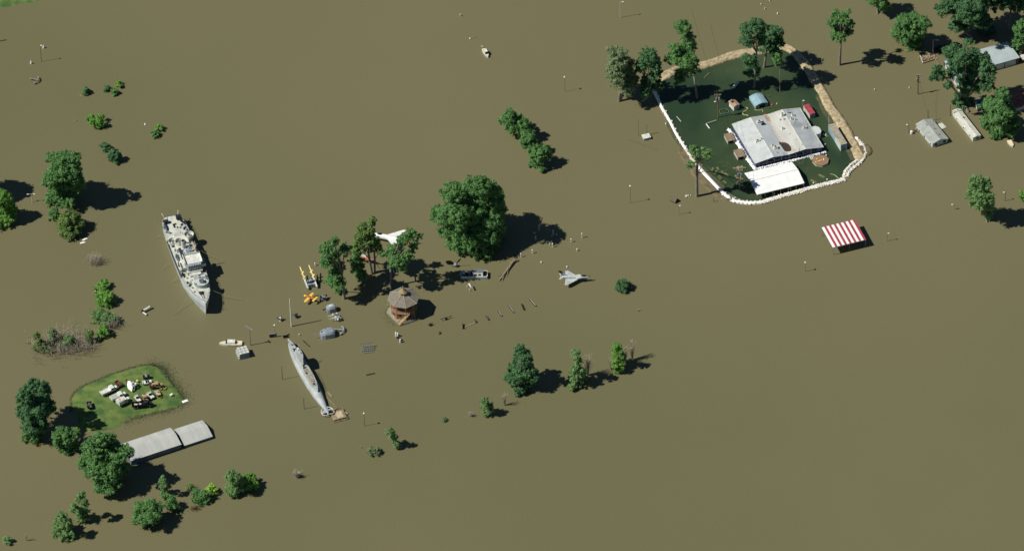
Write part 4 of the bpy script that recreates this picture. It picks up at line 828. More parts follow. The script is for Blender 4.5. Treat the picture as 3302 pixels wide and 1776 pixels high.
unit(2556, 373, 1.1, .9, 1.0, m=WHITE); unit(2552, 387, .9, .9, .8, m=WHITE); unit(2565, 387, .8, .6, .6); unit(2524, 417, 1.2, 1.0, .9, m=WHITE); unit(2594, 412, 1.7, 1.1, .8); unit(2505, 494, .6, .6, .4)
for (px, py, r_, hh) in ((2540, 365, .07, 1.6), (2604, 407, .08, 1.8), (2563, 395, .12, .6), (2586, 471, .08, .8), (2546, 434, .1, .5), (2568, 453, .1, .5)):
    x, y = hp(px, py); z = rz_((x + L / 2) / L); mb = MB(); mb.cyl((x, y, z), (x, y, z + hh), r_, None, 6); mb.build("vent_pipe", STEEL, hall)
mb = MB(); x0, y0 = hp(2540, 366); z = rz_((x0 + L / 2) / L) + .1; x1, y1 = hp(2551, 366); mb.cyl((x0, y0, z), (x1, y1, z), .1, None, 5); mb.build("roof_pipe", DARK, hall)
mb = MB()
for k in range(9):
    x = -L / 2 + 2 + k * (L - 4) / 8; mb.box((x, w0 - .04, 1.5), (.3, .1, 2.4))
mb.build("pilaster", SHIPG, hall)
for k in range(8):
    mb = MB(); mb.box((-L / 2 + 2 + (k + .5) * (L - 4) / 8, w0 - .03, 1.7), (2.0, .08, 1.0)); mb.build("window", GLASS, hall)
q = hp(2625, 416); mb = MB()
pp = [(q[0] - 3.2, q[1] - 2.3), (q[0] + 1.6, q[1] - 2.3), (q[0] + 2.5, q[1] - 1.0), (q[0] + 2.5, q[1] + 1.2), (q[0] + 1.4, q[1] + 2.4), (q[0] - 3.2, q[1] + 2.4)]
mb.prism(pp, -.5, Z0 - .3); mb.build("annex_wall", WHITE, hall); mb = MB(); mb.prism([(a + (a - q[0]) * .06, b + (b - q[1]) * .06) for a, b in pp], Z0 - .28, Z0 - .1); mb.build("annex_roof", RM[0], hall)
hb_ = thing("hall_sandbags", "line of white sandbags along the foot of the hall's west and south walls", "sandbags", G(2437, 545)); mb = MB(); mb.T = Matrix.Translation(-G(2437, 545))
rnd = random.Random(9)
bags(mb, [(2350, 420), (2370, 446), (2395, 488), (2418, 524), (2437, 547)], 3, 3, rnd, .7, z0=.05); bags(mb, [(2437, 547), (2480, 536), (2530, 524), (2590, 509), (2640, 496), (2660, 491)], 2, 2, rnd, .7, z0=.05)
mb.build("bag_row", SHEET, hb_)
# simple buildings: p0,p1 = south eave corners (w,e) at height z, p2 = north-west eave corner
def house(name, label, p0, p1, p2, z, rise, roofm, wallm, axis='y', win=(), cat="building", ov=.25, th=.14):
    c, hd, L, W = frame(p0, p1, p2, z); T = thing(name, label, cat, c, hd)
    a, b = L / 2 - ov, W / 2 - ov; mb = MB()
    if axis == 'y': mb.loft([[(-a, y, -.5), (a, y, -.5), (a, y, z - .02), (0, y, z + rise - .1), (-a, y, z - .02)] for y in (-b, b)])
    elif axis == 'x': mb.loft([[(x, -b, -.5), (x, b, -.5), (x, b, z - .02), (x, 0, z + rise - .1), (x, -b, z - .02)] for x in (-a, a)])
    else: mb.box((0, 0, z / 2 - .3), (2 * a, 2 * b, z + .5))
    mb.build("wall", wallm, T); mb = MB()
    if axis in 'xy': mb.gable(-a, a, -b, b, z, z + rise + .04, th, axis, ov)
    else: mb.box((0, 0, z), (L, W, th))
    mb.build("roof", roofm, T)
    for w_ in win:   # (side, pos, z, width, height, kind)
        side, u, zz, ww, hh, kind = w_; mb = MB()
        if side == 's': mb.box((u, -b - .02, zz), (ww, .1, hh))
        elif side == 'e': mb.box((a + .02, u, zz), (.1, ww, hh))
        else: mb.box((-a - .02, u, zz), (.1, ww, hh))
        f = mb.build(kind, {'window': WHITE, 'door': WHITE, 'garage_door': SIDING, 'opening': BLACK}[kind], T)
        if kind == 'window':
            mb = MB()
            if side == 's': mb.box((u, -b - .07, zz), (ww - .2, .06, hh - .2))
            elif side == 'e': mb.box((a + .07, u, zz), (.06, ww - .2, hh - .2))
            else: mb.box((-a - .07, u, zz), (.06, ww - .2, hh - .2))
            mb.build("pane", GLASS, f)
    return T, L, W
# white tent
c, hd, L, W = frame((2441, 627), (2593, 590), (2400, 559), 2.8)
T = thing("event_tent", "bright white open-sided tent just south of the hall in the pond", "tent", c, hd)
mb = MB(); mb.gable(-L / 2, L / 2, -W / 2, W / 2, 2.8, 4.2, .1, 'x', .1)
mb.build("canopy", SHEET, T); mb = MB(); mb.box((0, 0, 4.24), (L, .15, .1)); mb.build("ridge_seam", CREAM, T)
mb = MB()
for y in (-W / 2, W / 2): mb.box((0, y, 2.62), (L, .06, .34))
mb.build("valance", SHEET, T)
for k in range(7):
    for y in (-W / 2 + .1, W / 2 - .1): mb = MB(); mb.cyl((-L / 2 + .1 + k * (L - .2) / 6, y, -.5), (-L / 2 + .1 + k * (L - .2) / 6, y, 2.7), .09, None, 6); mb.build("tent_pole", STEEL, T)
# striped canopy
c, hd, L, W = frame((2686, 797), (2793, 771), (2650, 735), 4.0)
T = thing("striped_canopy", "open shelter with red and white striped flat roof in the flood", "shelter", c, hd)
n = 14
for i in range(n):
    x0, x1 = -L / 2 + i * L / n, -L / 2 + (i + 1) * L / n; mb = MB(); mb.loft([[(x, -W / 2, 3.9), (x, W / 2, 4.3), (x, W / 2, 4.18), (x, -W / 2, 3.78)] for x in (x0, x1)])
    mb.build("roof_stripe", SHEET if i % 2 == 0 else RED, T)
mb = MB(); mb.box((0, -W / 2 + .05, 3.68), (L, .16, .2)); mb.box((0, W / 2 - .05, 4.06), (L, .16, .2)); mb.box((-L / 2 + .1, 0, 3.86), (.16, W, .2), rx=.033); mb.box((L / 2 - .1, 0, 3.86), (.16, W, .2), rx=.033); mb.build("roof_beam", WHITE, T)
for x in (-L / 2 + .2, 0, L / 2 - .2):
    for y in (-W / 2 + .2, W / 2 - .2): mb = MB(); mb.cyl((x, y, -.5), (x, y, 3.9), .12, None, 8); mb.build("post", STEEL, T)
# sheds and houses
T, L, W = house("long_shed", "long grey metal shed, lower western half beside the large spreading tree", (422, 1486), (585, 1432), (385, 1432), 2.4, 1.2, GREYR, mat("shed_wall", srgb(96, 112, 130), srgb(80, 96, 112), .8, .6), 'x')
mb = MB(); mb.box((0, -W / 2 + .1, 2.42), (L + .4, .12, .14)); mb.build("gutter", WHITE, T)
T, L, W = house("long_shed", "grey metal shed, smaller eastern half stepped behind the long one", (595, 1436), (686, 1406), (559, 1384), 1.3, 1.3, GREYR, mat("shed_wall"  , (0, 0, 0)), 'x')
mb = MB(); mb.box((L / 2 + .02, 0, 1.9), (.12, 1.2, .5)); mb.build("gable_vent", DARK, T)
T, L, W = house("cottage", "little tan-roofed white cottage beside the tall brown power pole", (2366, 346), (2389, 340), (2348, 328), 2.3, .5, TANR, WHITE, 'y', [('s', -.8, 1.1, .6, .9, 'window'), ('s', .3, 1.1, .6, .9, 'window')])
mb = MB(); mb.box((-.5, .6, 2.95), (1.1, 1.1, .12)); mb.build("roof_patch", DWOOD, T)
c, hd, L, W = frame((2436, 343), (2480, 334), (2415, 312), 1.7)
T = thing("quonset_shed", "pale blue metal shed with curved gambrel roof in the north of the pond", "shed", c, hd)
prof = [(-.5, 1.3), (-.47, 1.7), (-.25, 2.25), (0, 2.5), (.25, 2.25), (.47, 1.7), (.5, 1.3)]
mb = MB(); mb.loft([[(u * L, y, z) for u, z in prof] + [(u * L * .96, y, z - .12) for u, z in prof[::-1]] for y in (-W / 2, W / 2)]); mb.build("roof", BLUER, T)
mb = MB(); mb.loft([[(-L * .47, y, -.5), (L * .47, y, -.5), (L * .47, y, 1.5), (L * .25, y, 2.1), (0, y, 2.35), (-L * .25, y, 2.1), (-L * .47, y, 1.5)] for y in (-W / 2 + .15, W / 2 - .15)]); mb.build("wall", PBLUE, T)
mb = MB(); mb.box((.2, -W / 2 + .12, .8), (2.4, .12, 1.4)); mb.build("door", GLASS, T)
T, L, W = house("container", "small container with red roof and white side at the pond's east", (2611, 370), (2629, 365), (2590, 340), 2.3, 0, RED, CREAM, 'f', cat="container", ov=.06)
mb = MB(); mb.box((0, -W * .18, 2.4), (L, .12, .05)); mb.build("roof_seam", MARO, T); mb = MB(); mb.box((0, -W / 2 + .02, 1.1), (L * .8, .06, 1.9)); mb.build("door", SHIPG, T)
c, hd, L, W = frame((2711, 468), (2731, 462), (2671, 403), 3.2)
T = thing("trailer", "long trailer with dusty flat roof, half pale blue and half white, by the dirt levee", "trailer", c, hd)
mb = MB(); mb.box((0, W * .22, 1.35), (L, W * .56 - .03, 3.7)); mb.build("blue_body", PBLUE, T); mb = MB(); mb.box((0, -W * .28, 1.35), (L, W * .44, 3.7)); mb.build("white_body", SIDING, T)
mb = MB(); mb.box((0, 0, 3.24), (L + .1, W + .1, .1)); mb.build("roof", mat("dusty_roof", srgb(172, 164, 142), srgb(140, 134, 118), .6, .9), T)
mb = MB(); mb.box((0, -W / 2 - .02, 1.5), (L * .85, .06, 2.9)); mb.m = 1
for s in (-1, 1): mb.cyl((s * .2, -W / 2 - .07, .1), (s * .2, -W / 2 - .07, 2.9), .04, None, 5)
mb.build("rear_door", [mat("rear_blue", srgb(130, 156, 168), srgb(110, 138, 152), 1, .6), STEEL], T)
for i, (a, b, d, lb) in enumerate((((2346, 457), (2370, 448), (2333, 433), "upper"), ((2378, 509), (2403, 500), (2364, 485), "lower"))):
    T, L, W = house("dock_hut", lb + " of the two flat brown-roofed huts at the hall's west wall", a, b, d, 1.5, 0, mat("hut_roof", srgb(150, 130, 104), srgb(126, 108, 84), 1.4, .9), CREAM, 'f', cat="hut", ov=.2)
    mb = MB(); mb.box((0, -W / 2 + .16, .7), (L * .6, .1, 1.0)); mb.build("opening", BLACK, T)
T, L, W = house("shelter", "brown-shingled roof of a drowned shelter southwest of the pond", (2170, 650), (2188, 641), (2150, 643), .7, 1.2, BRSH, DWOOD, 'x', cat="shelter")
T.location = G(2174, 648); T.rotation_euler[2] = math.radians(-38)
T, L, W = house("utility_shed", "small white shed with corrugated roof west of the pond", (2076, 449), (2100, 443), (2067, 436), 1.0, 0, WHITE, SHIPG, 'f', cat="shed", ov=.1)
mb = MB()
for k in range(6): mb.box((-L / 2 + .3 + k * (L - .6) / 5, 0, 1.1), (.12, W, .08))
mb.build("roof_rib", CREAM, T)
T, L, W = house("house", "grey-roofed white house with two front windows in the east", (3006, 465), (3064, 453), (2952, 400), 2.0, 1.0, mat("house_roof", srgb(166, 170, 160), srgb(146, 151, 144), .5, .85), SIDING, 'y', [('s', -1.9, 1.0, 1.4, 1.3, 'window'), ('s', 1.9, 1.1, 1.4, 1.3, 'window'), ('w', -5, .7, 1.0, .9, 'window'), ('w', 0, .7, .9, 1.2, 'window'), ('w', 4, .7, 1.0, .9, 'window')], "house", .3)
for x, y in ((-.5, 3.4), (1.2, 0), (1.0, -4)): mb = MB(); mb.cyl((x, y, 2.6), (x, y, 3.3), .12, None, 6); mb.build("vent_pipe", DARK, T)
T, L, W = house("mobile_home", "long narrow cream-white trailer home east of the grey-roofed house", (3137, 445), (3165, 438), (3069, 358), 1.9, .35, CREAM, WHITE, 'y', [('w', -6, .9, .9, .8, 'window'), ('w', -1, .9, 1.1, .8, 'window'), ('w', 5, .9, .9, .8, 'window'), ('s', .3, 1.0, 1.6, .9, 'window')], "trailer home", .12)
mb = MB(); mb.box((0, W / 2 - 1.6, 2.35), (L + .2, .2, .35)); mb.build("roof_seam", SIDING, T); mb = MB(); mb.cyl((.3, 3, 2.2), (.3, 3, 2.7), .25, None, 8); mb.build("roof_vent", DARK, T)
T, L, W = house("garage", "large pale flat-roofed garage with two white doors behind the open tree", (3190, 215), (3289, 187), (3146, 164), 3.0, .1, mat("garage_roof", srgb(176, 188, 186), srgb(164, 176, 176), .3, .5), MARO, 'f', cat="garage")
for u in (-2.6, 2.6): mb = MB(); mb.box((u, -W / 2 + .2, 1.3), (4.8, .12, 2.6)); mb.build("garage_door", SIDING, T)
T, L, W = house("side_building", "white and maroon building with pale blue roof, mostly under the open tree", (3095, 285), (3140, 262), (3045, 198), 3.0, .6, mat("side_roof", srgb(160, 184, 190), srgb(146, 170, 178), .5, .5), CREAM, 'y')
mb = MB(); mb.box((-L / 2 + .18, 0, 2.5), (.14, W * .96, .9)); mb.build("fascia", MARO, T)
for k in range(4): mb = MB(); mb.box((-L / 2 + .2, -W / 2 + 3 + k * 5, 1.1), (.1, 1.3, 1.1)); mb.build("window", GLASS, T)
T, L, W = house("green_shed", "dark green roofed shed in the shade of the big northeastern trees", (3170, 112), (3214, 98), (3150, 82), 1.6, .9, mat("green_roof", srgb(24, 92, 72), srgb(18, 74, 60), .8, .6), DWOOD, 'x')
T, L, W = house("rusty_barn", "rust-red roofed barn cut off by the right edge", (3275, 350), (3360, 325), (3250, 300), 2.0, 1.0, mat("rust_roof", srgb(118, 66, 52), srgb(150, 104, 88), 1.0, .9, detail=6), SIDING, 'x')
T, L, W = house("low_shed", "low white-edged shed roof right of the big garage", (3296, 195), (3340, 180), (3286, 180), 1.2, .3, CREAM, MARO, 'x')
T, L, W = house("storage_shed", "small dark blue shed at the foot of the open tree, north of the trailer home", (3150, 345), (3178, 337), (3140, 322), 1.8, .5, mat("slate_roof", srgb(70, 90, 110), srgb(54, 72, 92), .8, .8), SIDING, 'x')
# octagon pavilion
ctr = G(1303, 1007)
pv = thing("octagonal_pavilion", "eight-sided pavilion with shingled roof, cupola and outside stairs", "pavilion", ctr, 0)
R = 6.2; ZE = 7.2
oct_ = lambda r, z, a0=PI / 8: [(r * math.cos(a0 + k * PI / 4), r * math.sin(a0 + k * PI / 4), z) for k in range(8)]
A0 = math.radians(-81)
mb = MB(); mb.loft([oct_(R, ZE, A0), oct_(R, ZE + .15, A0), oct_(1.35, ZE + 2.2, A0)]); mb.build("roof", SHING, pv)
mb = MB()
for p, q in zip(oct_(R, ZE + .2, A0), oct_(1.35, ZE + 2.25, A0)): mb.cyl(p, q, .1, None, 5)
mb.build("hip_ridge", mat("hip_cap", srgb(168, 160, 140), srgb(150, 142, 124), 1, .9), pv)
mb = MB(); mb.loft([oct_(1.2, ZE + 2.1, A0), oct_(1.2, ZE + 3.2, A0)]); mb.build("cupola", DARK, pv)
for k in range(8):
    x, y, _ = oct_(1.28, 0, A0)[k]; mb = MB(); mb.box((x, y, ZE + 2.7), (.18, .18, 1.1)); mb.build("cupola_post", WHITE, pv)
mb = MB(); mb.loft([oct_(1.75, ZE + 3.2, A0), oct_(1.0, ZE + 3.9, A0), oct_(.12, ZE + 4.9, A0)]); mb.build("cupola_roof", mat("cupola_shingle", srgb(160, 142, 100), srgb(132, 116, 84), 1.5, .9), pv)
mb = MB(); mb.cyl((0, 0, ZE + 4.8), (0, 0, ZE + 5.5), .08, None, 6); mb.ell((0, 0, ZE + 5.7), (.28, .28, .28), 8, 6); mb.build("finial", STEEL, pv)
WRm = 4.7
mb = MB(); mb.loft([oct_(WRm, .2, A0), oct_(WRm, ZE + .1, A0)]); mb.build("wall", CEDAR, pv)
wp = oct_(WRm, 0, A0)
for k in range(8):
    a, b = V(wp[k]), V(wp[(k + 1) % 8]); m_ = (a + b) / 2; an = math.atan2(m_.y, m_.x)
    for zz, hh, ww in ((5.2, 1.1, 2.2), (1.7, 1.4, 1.1)):
        mb = MB(); mb.box((m_.x, m_.y, zz), (.12, ww, hh), an); mb.build("window", GLASS, pv)
    mb = MB(); mb.box((a.x, a.y, 3.6), (.25, .25, 7.0), an); mb.build("corner_post", mat("post_pale", srgb(186, 150, 110), srgb(160, 126, 90), 1, .8), pv)
mb = MB(); mb.loft([oct_(5.6, 3.5, A0), oct_(5.6, 3.65, A0)]); mb.build("balcony", WOOD, pv)
mb = MB(); rail(mb, oct_(5.5, 3.65, A0), .95, .05, 1.2, True); mb.build("balcony_railing", WOOD, pv)
pad = thing("concrete_pad", "pale concrete pad just above water west of the octagonal pavilion", "concrete pad", ctr); mb = MB(); mb.prism([tuple((G(*p) - ctr)[:2]) for p in ((1246, 1008), (1258, 985), (1300, 960), (1345, 990), (1340, 1035), (1313, 1043), (1286, 1047), (1268, 1030))], -.4, .16)
mb.build("slab", CONC, pad)
sp0, sp1 = G(1286, 1046, .2), G(1318, 1010, 3.6); d = sp1 - sp0
stt = thing("wooden_stairs", "pale wooden staircase climbing the pavilion's south side", "stairs", sp0, math.atan2(d.y, d.x)); LL = math.hypot(d.x, d.y)
mb = MB()
for k in range(12): mb.box(((k + .5) * LL / 12, 0,   .1 + 3.4 * k / 12), (.36, 1.5, .06))
mb.build("treads", mat("new_wood", srgb(206, 178, 120), srgb(176, 148, 98), 1.5, .8), stt)
mb = MB()
for y in (-.8, .8): mb.loft([[(0, y - .05, -.1), (0, y + .05, -.1), (0, y + .05, .2), (0, y - .05, .2)], [(LL, y - .05, 3.2), (LL, y + .05, 3.2), (LL, y + .05, 3.55), (LL, y - .05, 3.55)]]); mb.cyl((0, y, 1.1), (LL, y, 4.5), .06, None, 5); [mb.cyl((LL * k / 6, y, .1 + 3.4 * k / 6), (LL * k / 6, y, 1.1 + 3.4 * k / 6), .05, None, 4) for k in range(7)]
mb.build("stringer", WOOD, stt)
for (px, py, lb) in ((1260, 979, "white pedestal topped by a globe at the pavilion's west side"),):
    T = thing("pedestal", lb, "pedestal", G(px, py)); mb = MB(); mb.box((0, 0, 1.0), (.9, .7, 2.2)); mb.build("column", CREAM, T); mb = MB(); mb.ell((0, 0, 2.6), (.4, .4, .4), 8, 6); mb.build("globe", WHITE, T); 
T = thing("float_ball", "grey ball floating west of the pavilion's pedestal", "buoy", G(1252, 985)); mb = MB(); mb.ell((0, 0, .3), (.38, .38, .38), 10, 6); mb.m = 1; mb.cyl((0, 0, .6), (0, 0, .8), .1, None, 6); mb.build("ball", [STEEL, DARK], T)
# octagon deck in the pond
cc = G(2646, 517, .8); cc.z = 0; T = thing("octagon_deck", "brown eight-sided deck with loose planks, southeast of the hall", "deck", cc)
mb = MB(); mb.loft([oct_(3.2, -.3, A0), oct_(3.2, .75, A0)]); mb.build("skirt", CREAM, T); mb = MB(); mb.loft([oct_(3.35, .76, A0), oct_(3.35, .86, A0)]); mb.build("deck_top", mat("deck_brown", srgb(156, 124, 94), srgb(128, 100, 76), .9, .9, stretch=(1, 6, 1)), T)
for (x, y, a, l_) in ((-.3, -.3, .3, 1.8), (-1.5, .9, -.7, .7), (1.2, .3, 1.4, 1.4), (-1.9, -1.1, -.5, .7)): mb = MB(); mb.box((x, y, .93), (l_, .3, .1), a); mb.build("loose_plank", PYEL, T)
c, hd, L, W = frame((2617, 515), (2627, 511), (2609, 502), .5); T = thing("entry_steps", "white steps frame between octagon deck and hall", "steps", c, hd); mb = MB()
for y in (-W / 2, 0, W / 2): mb.box((0, y, .5), (L, .2, .5))
for x in (-L / 2, 0, L / 2): mb.box((x, 0, .5), (.2, W, .5))
mb.build("frame", WHITE, T)
# ------------------------------------------------ jets, helicopter, drone
def lofted(parent, name, st_, m, n=12):
    mb = MB(); mb.loft([[(x, yc + w_ * math.cos(a), zc + h * math.sin(a)) for a in np.linspace(0, 2 * PI, n + 1)[:-1]] for x, w_, h, yc, zc in st_]); return mb.build(name, m, parent, smooth=True)
JET = mat("jet_grey", srgb(192, 198, 192), srgb(168, 176, 174), .6, .45)
c, hd, L = seg((1803, 893), (1904, 893), 2.2)
T = thing("attack_jet", "small grey delta-wing jet with dark tail fin, alone in open water", "jet aircraft", c, hd)
z = 2.2; hl = L / 2
lofted(T, "fuselage", [(-hl + 1.2, .32, .34, 0, z + .2), (-hl + 2.2, .5, .6, 0, z), (-hl + 4.5, .65, .8, 0, z), (hl - 5, .72, .85, 0, z), (hl - 3.2, .6, .75, 0, z), (hl - 1.3, .38, .45, 0, z), (hl - .4, .18, .2, 0, z), (hl, .04, .04, 0, z)], JET)
for s in (-1, 1):
    mb = MB(); mb.prism([(hl - 4.2, s * .5), (hl - 8.6, s * 4.1), (hl - 9.7, s * 4.15), (hl - 9.4, s * .5)], z - .55, z - .38); mb.build("wing", JET, T)
    mb = MB(); mb.prism([(-hl + 1.9, s * .2), (-hl + .7, s * 1.75), (-hl + .0, s * 1.75), (-hl + .5, s * .2)], z + .3, z + .38); mb.build("tailplane", JET, T)
    mb = MB(); mb.ell((hl - 4.4, s * .75, z + .15), (1.2, .28, .45), 8, 6); mb.build("intake", WHITE, T)
mb = MB(); mb.loft([[(-hl + 3.6, -.06, z + .6), (-hl + 3.6, .06, z + .6), (-hl + .8, .06, z + .6), (-hl + .8, -.06, z + .6)], [(-hl + 1.7, -.05, z + 2.0), (-hl + 1.7, .05, z + 2.0), (-hl + .4, .05, z + 2.0), (-hl + .4, -.05, z + 2.0)]]); mb.build("tail_fin", JET, T)
mb = MB(); mb.loft([[(-hl + 1.75, -.06, z + 1.95), (-hl + 1.75, .06, z + 1.95), (-hl + .4, .06, z + 1.95), (-hl + .4, -.06, z + 1.95)], [(-hl + .7, -.05, z + 3.1), (-hl + .7, .05, z + 3.1), (-hl - .4, .05, z + 3.1), (-hl - .4, -.05, z + 3.1)]]); mb.m = 0
for q in range(3): mb.box((-hl + .9 + q * .35, 0, z + 1.5 - q * .25), (.25, .16, .5))
mb.build("fin_marking", BLACK, T)
mb = MB(); mb.ell((hl - 2.6, 0, z + .62), (1.2, .38, .42), 10, 8); mb.build("canopy", GLASS, T)
mb = MB(); mb.box((hl - .9, .05, z + .36), (1.4, .3, .12)); mb.build("nose_panel", DARK, T)
for a, l_ in (((hl - 8.2, 2.9), 1.0), ((hl - 8.2, -2.6), 1.3)): mb = MB(); mb.cyl((a[0], a[1], z - .37), (a[0], a[1], z - .35), .42, None, 14); mb.m = 1; mb.cyl((a[0], a[1], z - .35), (a[0], a[1], z - .34), .22, None, 5); mb.build("star_roundel", [SHIPG, WHITE], T)
mb = MB(); mb.cyl((0, 0, -.5), (0, 0, z - .5), .3, None, 8); mb.build("display_stand", DARK, T)
c, hd, L = seg((1322, 778), (1209, 757), 2.4)
T = thing("jet_aircraft", "white swept-wing jet with orange wing tips, half under the trees", "jet aircraft", c, hd)
z = 2.3; hl = L / 2; WJ = mat("jet_white", srgb(238, 238, 232), srgb(224, 224, 218), .6, .4)
lofted(T, "fuselage", [(-hl, .45, .5, 0, z), (-hl + 2, .7, .8, 0, z), (-1, .95, 1.05, 0, z), (2, 1.0, 1.15, 0, z), (hl - 2.2, .9, 1.1, 0, z), (hl - .5, .8, 1.0, 0, z), (hl, .65, .8, 0, z)], WJ)
for s in (-1, 1):
    mb = MB(); mb.prism([(2.6, s * .7), (-2.6, s * 5.2), (-4.0, s * 5.2), (-1.6, s * .7)], z + .35, z + .55); mb.build("wing", WJ, T)
    mb = MB(); mb.prism([(-2.55, s * 5.2), (-3.3, s * 6.1), (-4.4, s * 6.1), (-4.0, s * 5.2)], z + .36, z + .56); mb.build("wing_tip", ORG, T)
    mb = MB(); mb.prism([(-hl + 2.4, s * .4), (-hl + .4, s * 2.6), (-hl - .5, s * 2.6), (-hl + .4, s * .4)], z + .1, z + .22); mb.build("tailplane", ORG, T)
mb = MB(); mb.loft([[(-hl + 4, -.08, z + .8), (-hl + 4, .08, z + .8), (-hl + .6, .08, z + .8), (-hl + .6, -.08, z + .8)], [(-hl + 1.6, -.05, z + 3.4), (-hl + 1.6, .05, z + 3.4), (-hl + .1, .05, z + 3.4), (-hl + .1, -.05, z + 3.4)]]); mb.build("tail_fin", ORG, T)
mb = MB(); mb.ell((hl - 2.0, 0, z + 1.0), (1.1, .5, .55), 10, 8); mb.build("canopy", GLASS, T); mb = MB(); mb.cyl((hl - .02, 0, z - .1), (hl + .03, 0, z - .1), .5, None, 12); mb.build("air_intake", DARK, T)
mb = MB(); mb.cyl((0, 0, -.5), (0, 0, z - .8), .3, None, 8); mb.build("display_stand", DARK, T)
c, hd, L = seg((1152, 824), (1208, 845), 1.6)
T = thing("helicopter", "orange and white rescue helicopter behind the pavilion trees", "helicopter", c, hd + PI)
hl = L / 2; ORGD = mat('faded_orange', srgb(150, 76, 50), srgb(176, 120, 92), 1.2, .7)
lofted(T, "fuselage", [(hl, .2, .25, 0, 1.2), (hl - .8, .8, .8, 0, 1.4), (hl - 2.2, 1.0, 1.2, 0, 1.7), (0, 1.0, 1.25, 0, 1.8), (-2.0, .6, .7, 0, 2.1), (-hl, .25, .3, 0, 2.6)], ORGD)
mb = MB(); mb.ell((hl - 1.2, 0, 2.1), (1.0, .8, .6), 10, 6); mb.build("cockpit_glass", GLASS, T); mb = MB(); mb.box((.8, 0, 3.1), (2.6, 1.0, .7), taper=.8); mb.build("engine_cowl", WHITE, T)
mb = MB(); mb.loft([[(-hl + .6, -.08, 2.7), (-hl + .6, .08, 2.7), (-hl - .4, .08, 2.7), (-hl - .4, -.08, 2.7)], [(-hl - .3, -.05, 4.4), (-hl - .3, .05, 4.4), (-hl - 1.1, .05, 4.4), (-hl - 1.1, -.05, 4.4)]]); mb.build("tail_fin", WHITE, T)
mb = MB(); mb.cyl((.6, 0, 3.4), (.6, 0, 4.0), .15, None, 6)
for k in range(3): a = .5 + k * 2 * PI / 3; mb.cyl((.6, 0, 3.95), (.6 + 6.2 * math.cos(a), 6.2 * math.sin(a), 3.85), .12, .08, 4)
mb.build("rotor", DARK, T)
for s in (-1, 1): mb = MB(); mb.ell((.8, s * 1.6, .6), (1.1, .3, .35), 8, 6); mb.build("float", WHITE, T)
# yellow drone plane
c, hd, L = seg((1019, 966), (981, 952), 1.9)
T = thing("yellow_plane", "little yellow and orange propeller plane south of the missile launcher", "small aircraft", c, hd); hl = L / 2; z = 1.9
lofted(T, "fuselage", [(-hl, .12, .15, 0, z), (-hl + 1, .28, .32, 0, z), (0, .42, .45, 0, z), (hl - 1.0, .45, .45, 0, z)], ORG); lofted(T, "engine_cowl", [(hl - 1.0, .46, .46, 0, z), (hl - .4, .44, .44, 0, z), (hl, .28, .28, 0, z)], YEL)
mb = MB(); mb.prism([(.75, -3.0), (1.0, -2.6), (1.1, 2.6), (.85, 3.0), (.1, 2.9), (-.2, 0), (.1, -2.9)], z - .25, z - .1); mb.build("wing", YEL, T)
mb = MB(); mb.prism([(-hl + .8, -1.5), (-hl + 1.0, 1.5), (-hl + .2, 1.5), (-hl, -1.5)], z + .1, z + .2); mb.build("tailplane", YEL, T); mb = MB(); mb.prism([(-hl + .9, -.05), (-hl + .9, .05), (-hl - .1, .05), (-hl - .1, -.05)], z + .1, [z + .5, z + .5, z + 1.2, z + 1.2]); mb.build("tail_fin", YEL, T)
mb = MB(); mb.ell((.1, 0, z + .42), (.6, .25, .25), 8, 6); mb.build("canopy", GLASS, T); mb = MB(); mb.cyl((0, 0, -.4), (0, 0, z - .3), .12, None, 6); mb.build("display_stand", DARK, T)
# missile launcher
c, hd, L, W = frame((992, 932), (1023, 925), (983, 906), .8)
T = thing("missile_launcher", "twin launcher on a grey base with two pale yellow missiles pointing up", "missile launcher", c, hd)
mb = MB(); mb.box((0, .6, .9), (L * .9, W * .75, 1.6)); mb.box((-.6, .4, 2.0), (1.6, 1.4, .9)); mb.box((1.1, .6, 1.95), (.9, 1.0, .7)); mb.cyl((0, .5, 2.1), (0, .5, 2.5), .7, None, 10); mb.build("base", GUNG, T)
rr = random.Random(4); mb = MB()
for _ in range(14): mb.box((rr.uniform(-1.5, 1.5), rr.uniform(-.4, 1.8), 2.2), (rr.uniform(.2, .6), rr.uniform(.2, .6), rr.uniform(.3, .9)), rr.uniform(0, 1))
mb.build("machinery", DARK, T)
up = V((-.12, 1.0, .42)).normalized()
for s in (-1, 1):
    b0 = V((s * (L / 2 - .15), -W / 2 + .1, 1.0)); b1 = b0 + up * 4.6
    mb = MB(); mb.T = Matrix.Translation((b0 + b1) / 2) @ up.to_track_quat('Y', 'Z').to_matrix().to_4x4(); mb.box((0, 0, 0), (.5, 4.6, .7)); mb.build("launch_rail", WHITE, T)
    p0 = b1 - up * .6 + V((0, 0, .55)); p1 = p0 + up * 5.4; mb = MB(); mb.tube([p0, p0 + up * 4.3, p0 + up * 5.1, p1], [.22, .22, .15, .02], 8); mb.m = 0
    for t in (.15, 2.2):
        for a in range(4):
            d_ = V((math.cos(a * PI / 2 + .785), 0, math.sin(a * PI / 2 + .785))); q = p0 + up * t; mb.add([q, q + up * .9, q + up * .5 + d_ * .75, q + d_ * .75, q + V((.03, 0, .03)), q + up * .9 + V((.03, 0, .03)), q + up * .5 + d_ * .75 + V((.03, 0, .03)), q + d_ * .75 + V((.03, 0, .03))], [(0, 1, 2, 3), (7, 6, 5, 4), (0, 4, 5, 1), (1, 5, 6, 2), (2, 6, 7, 3), (3, 7, 4, 0)])
    mb.build("missile", PYEL, T)
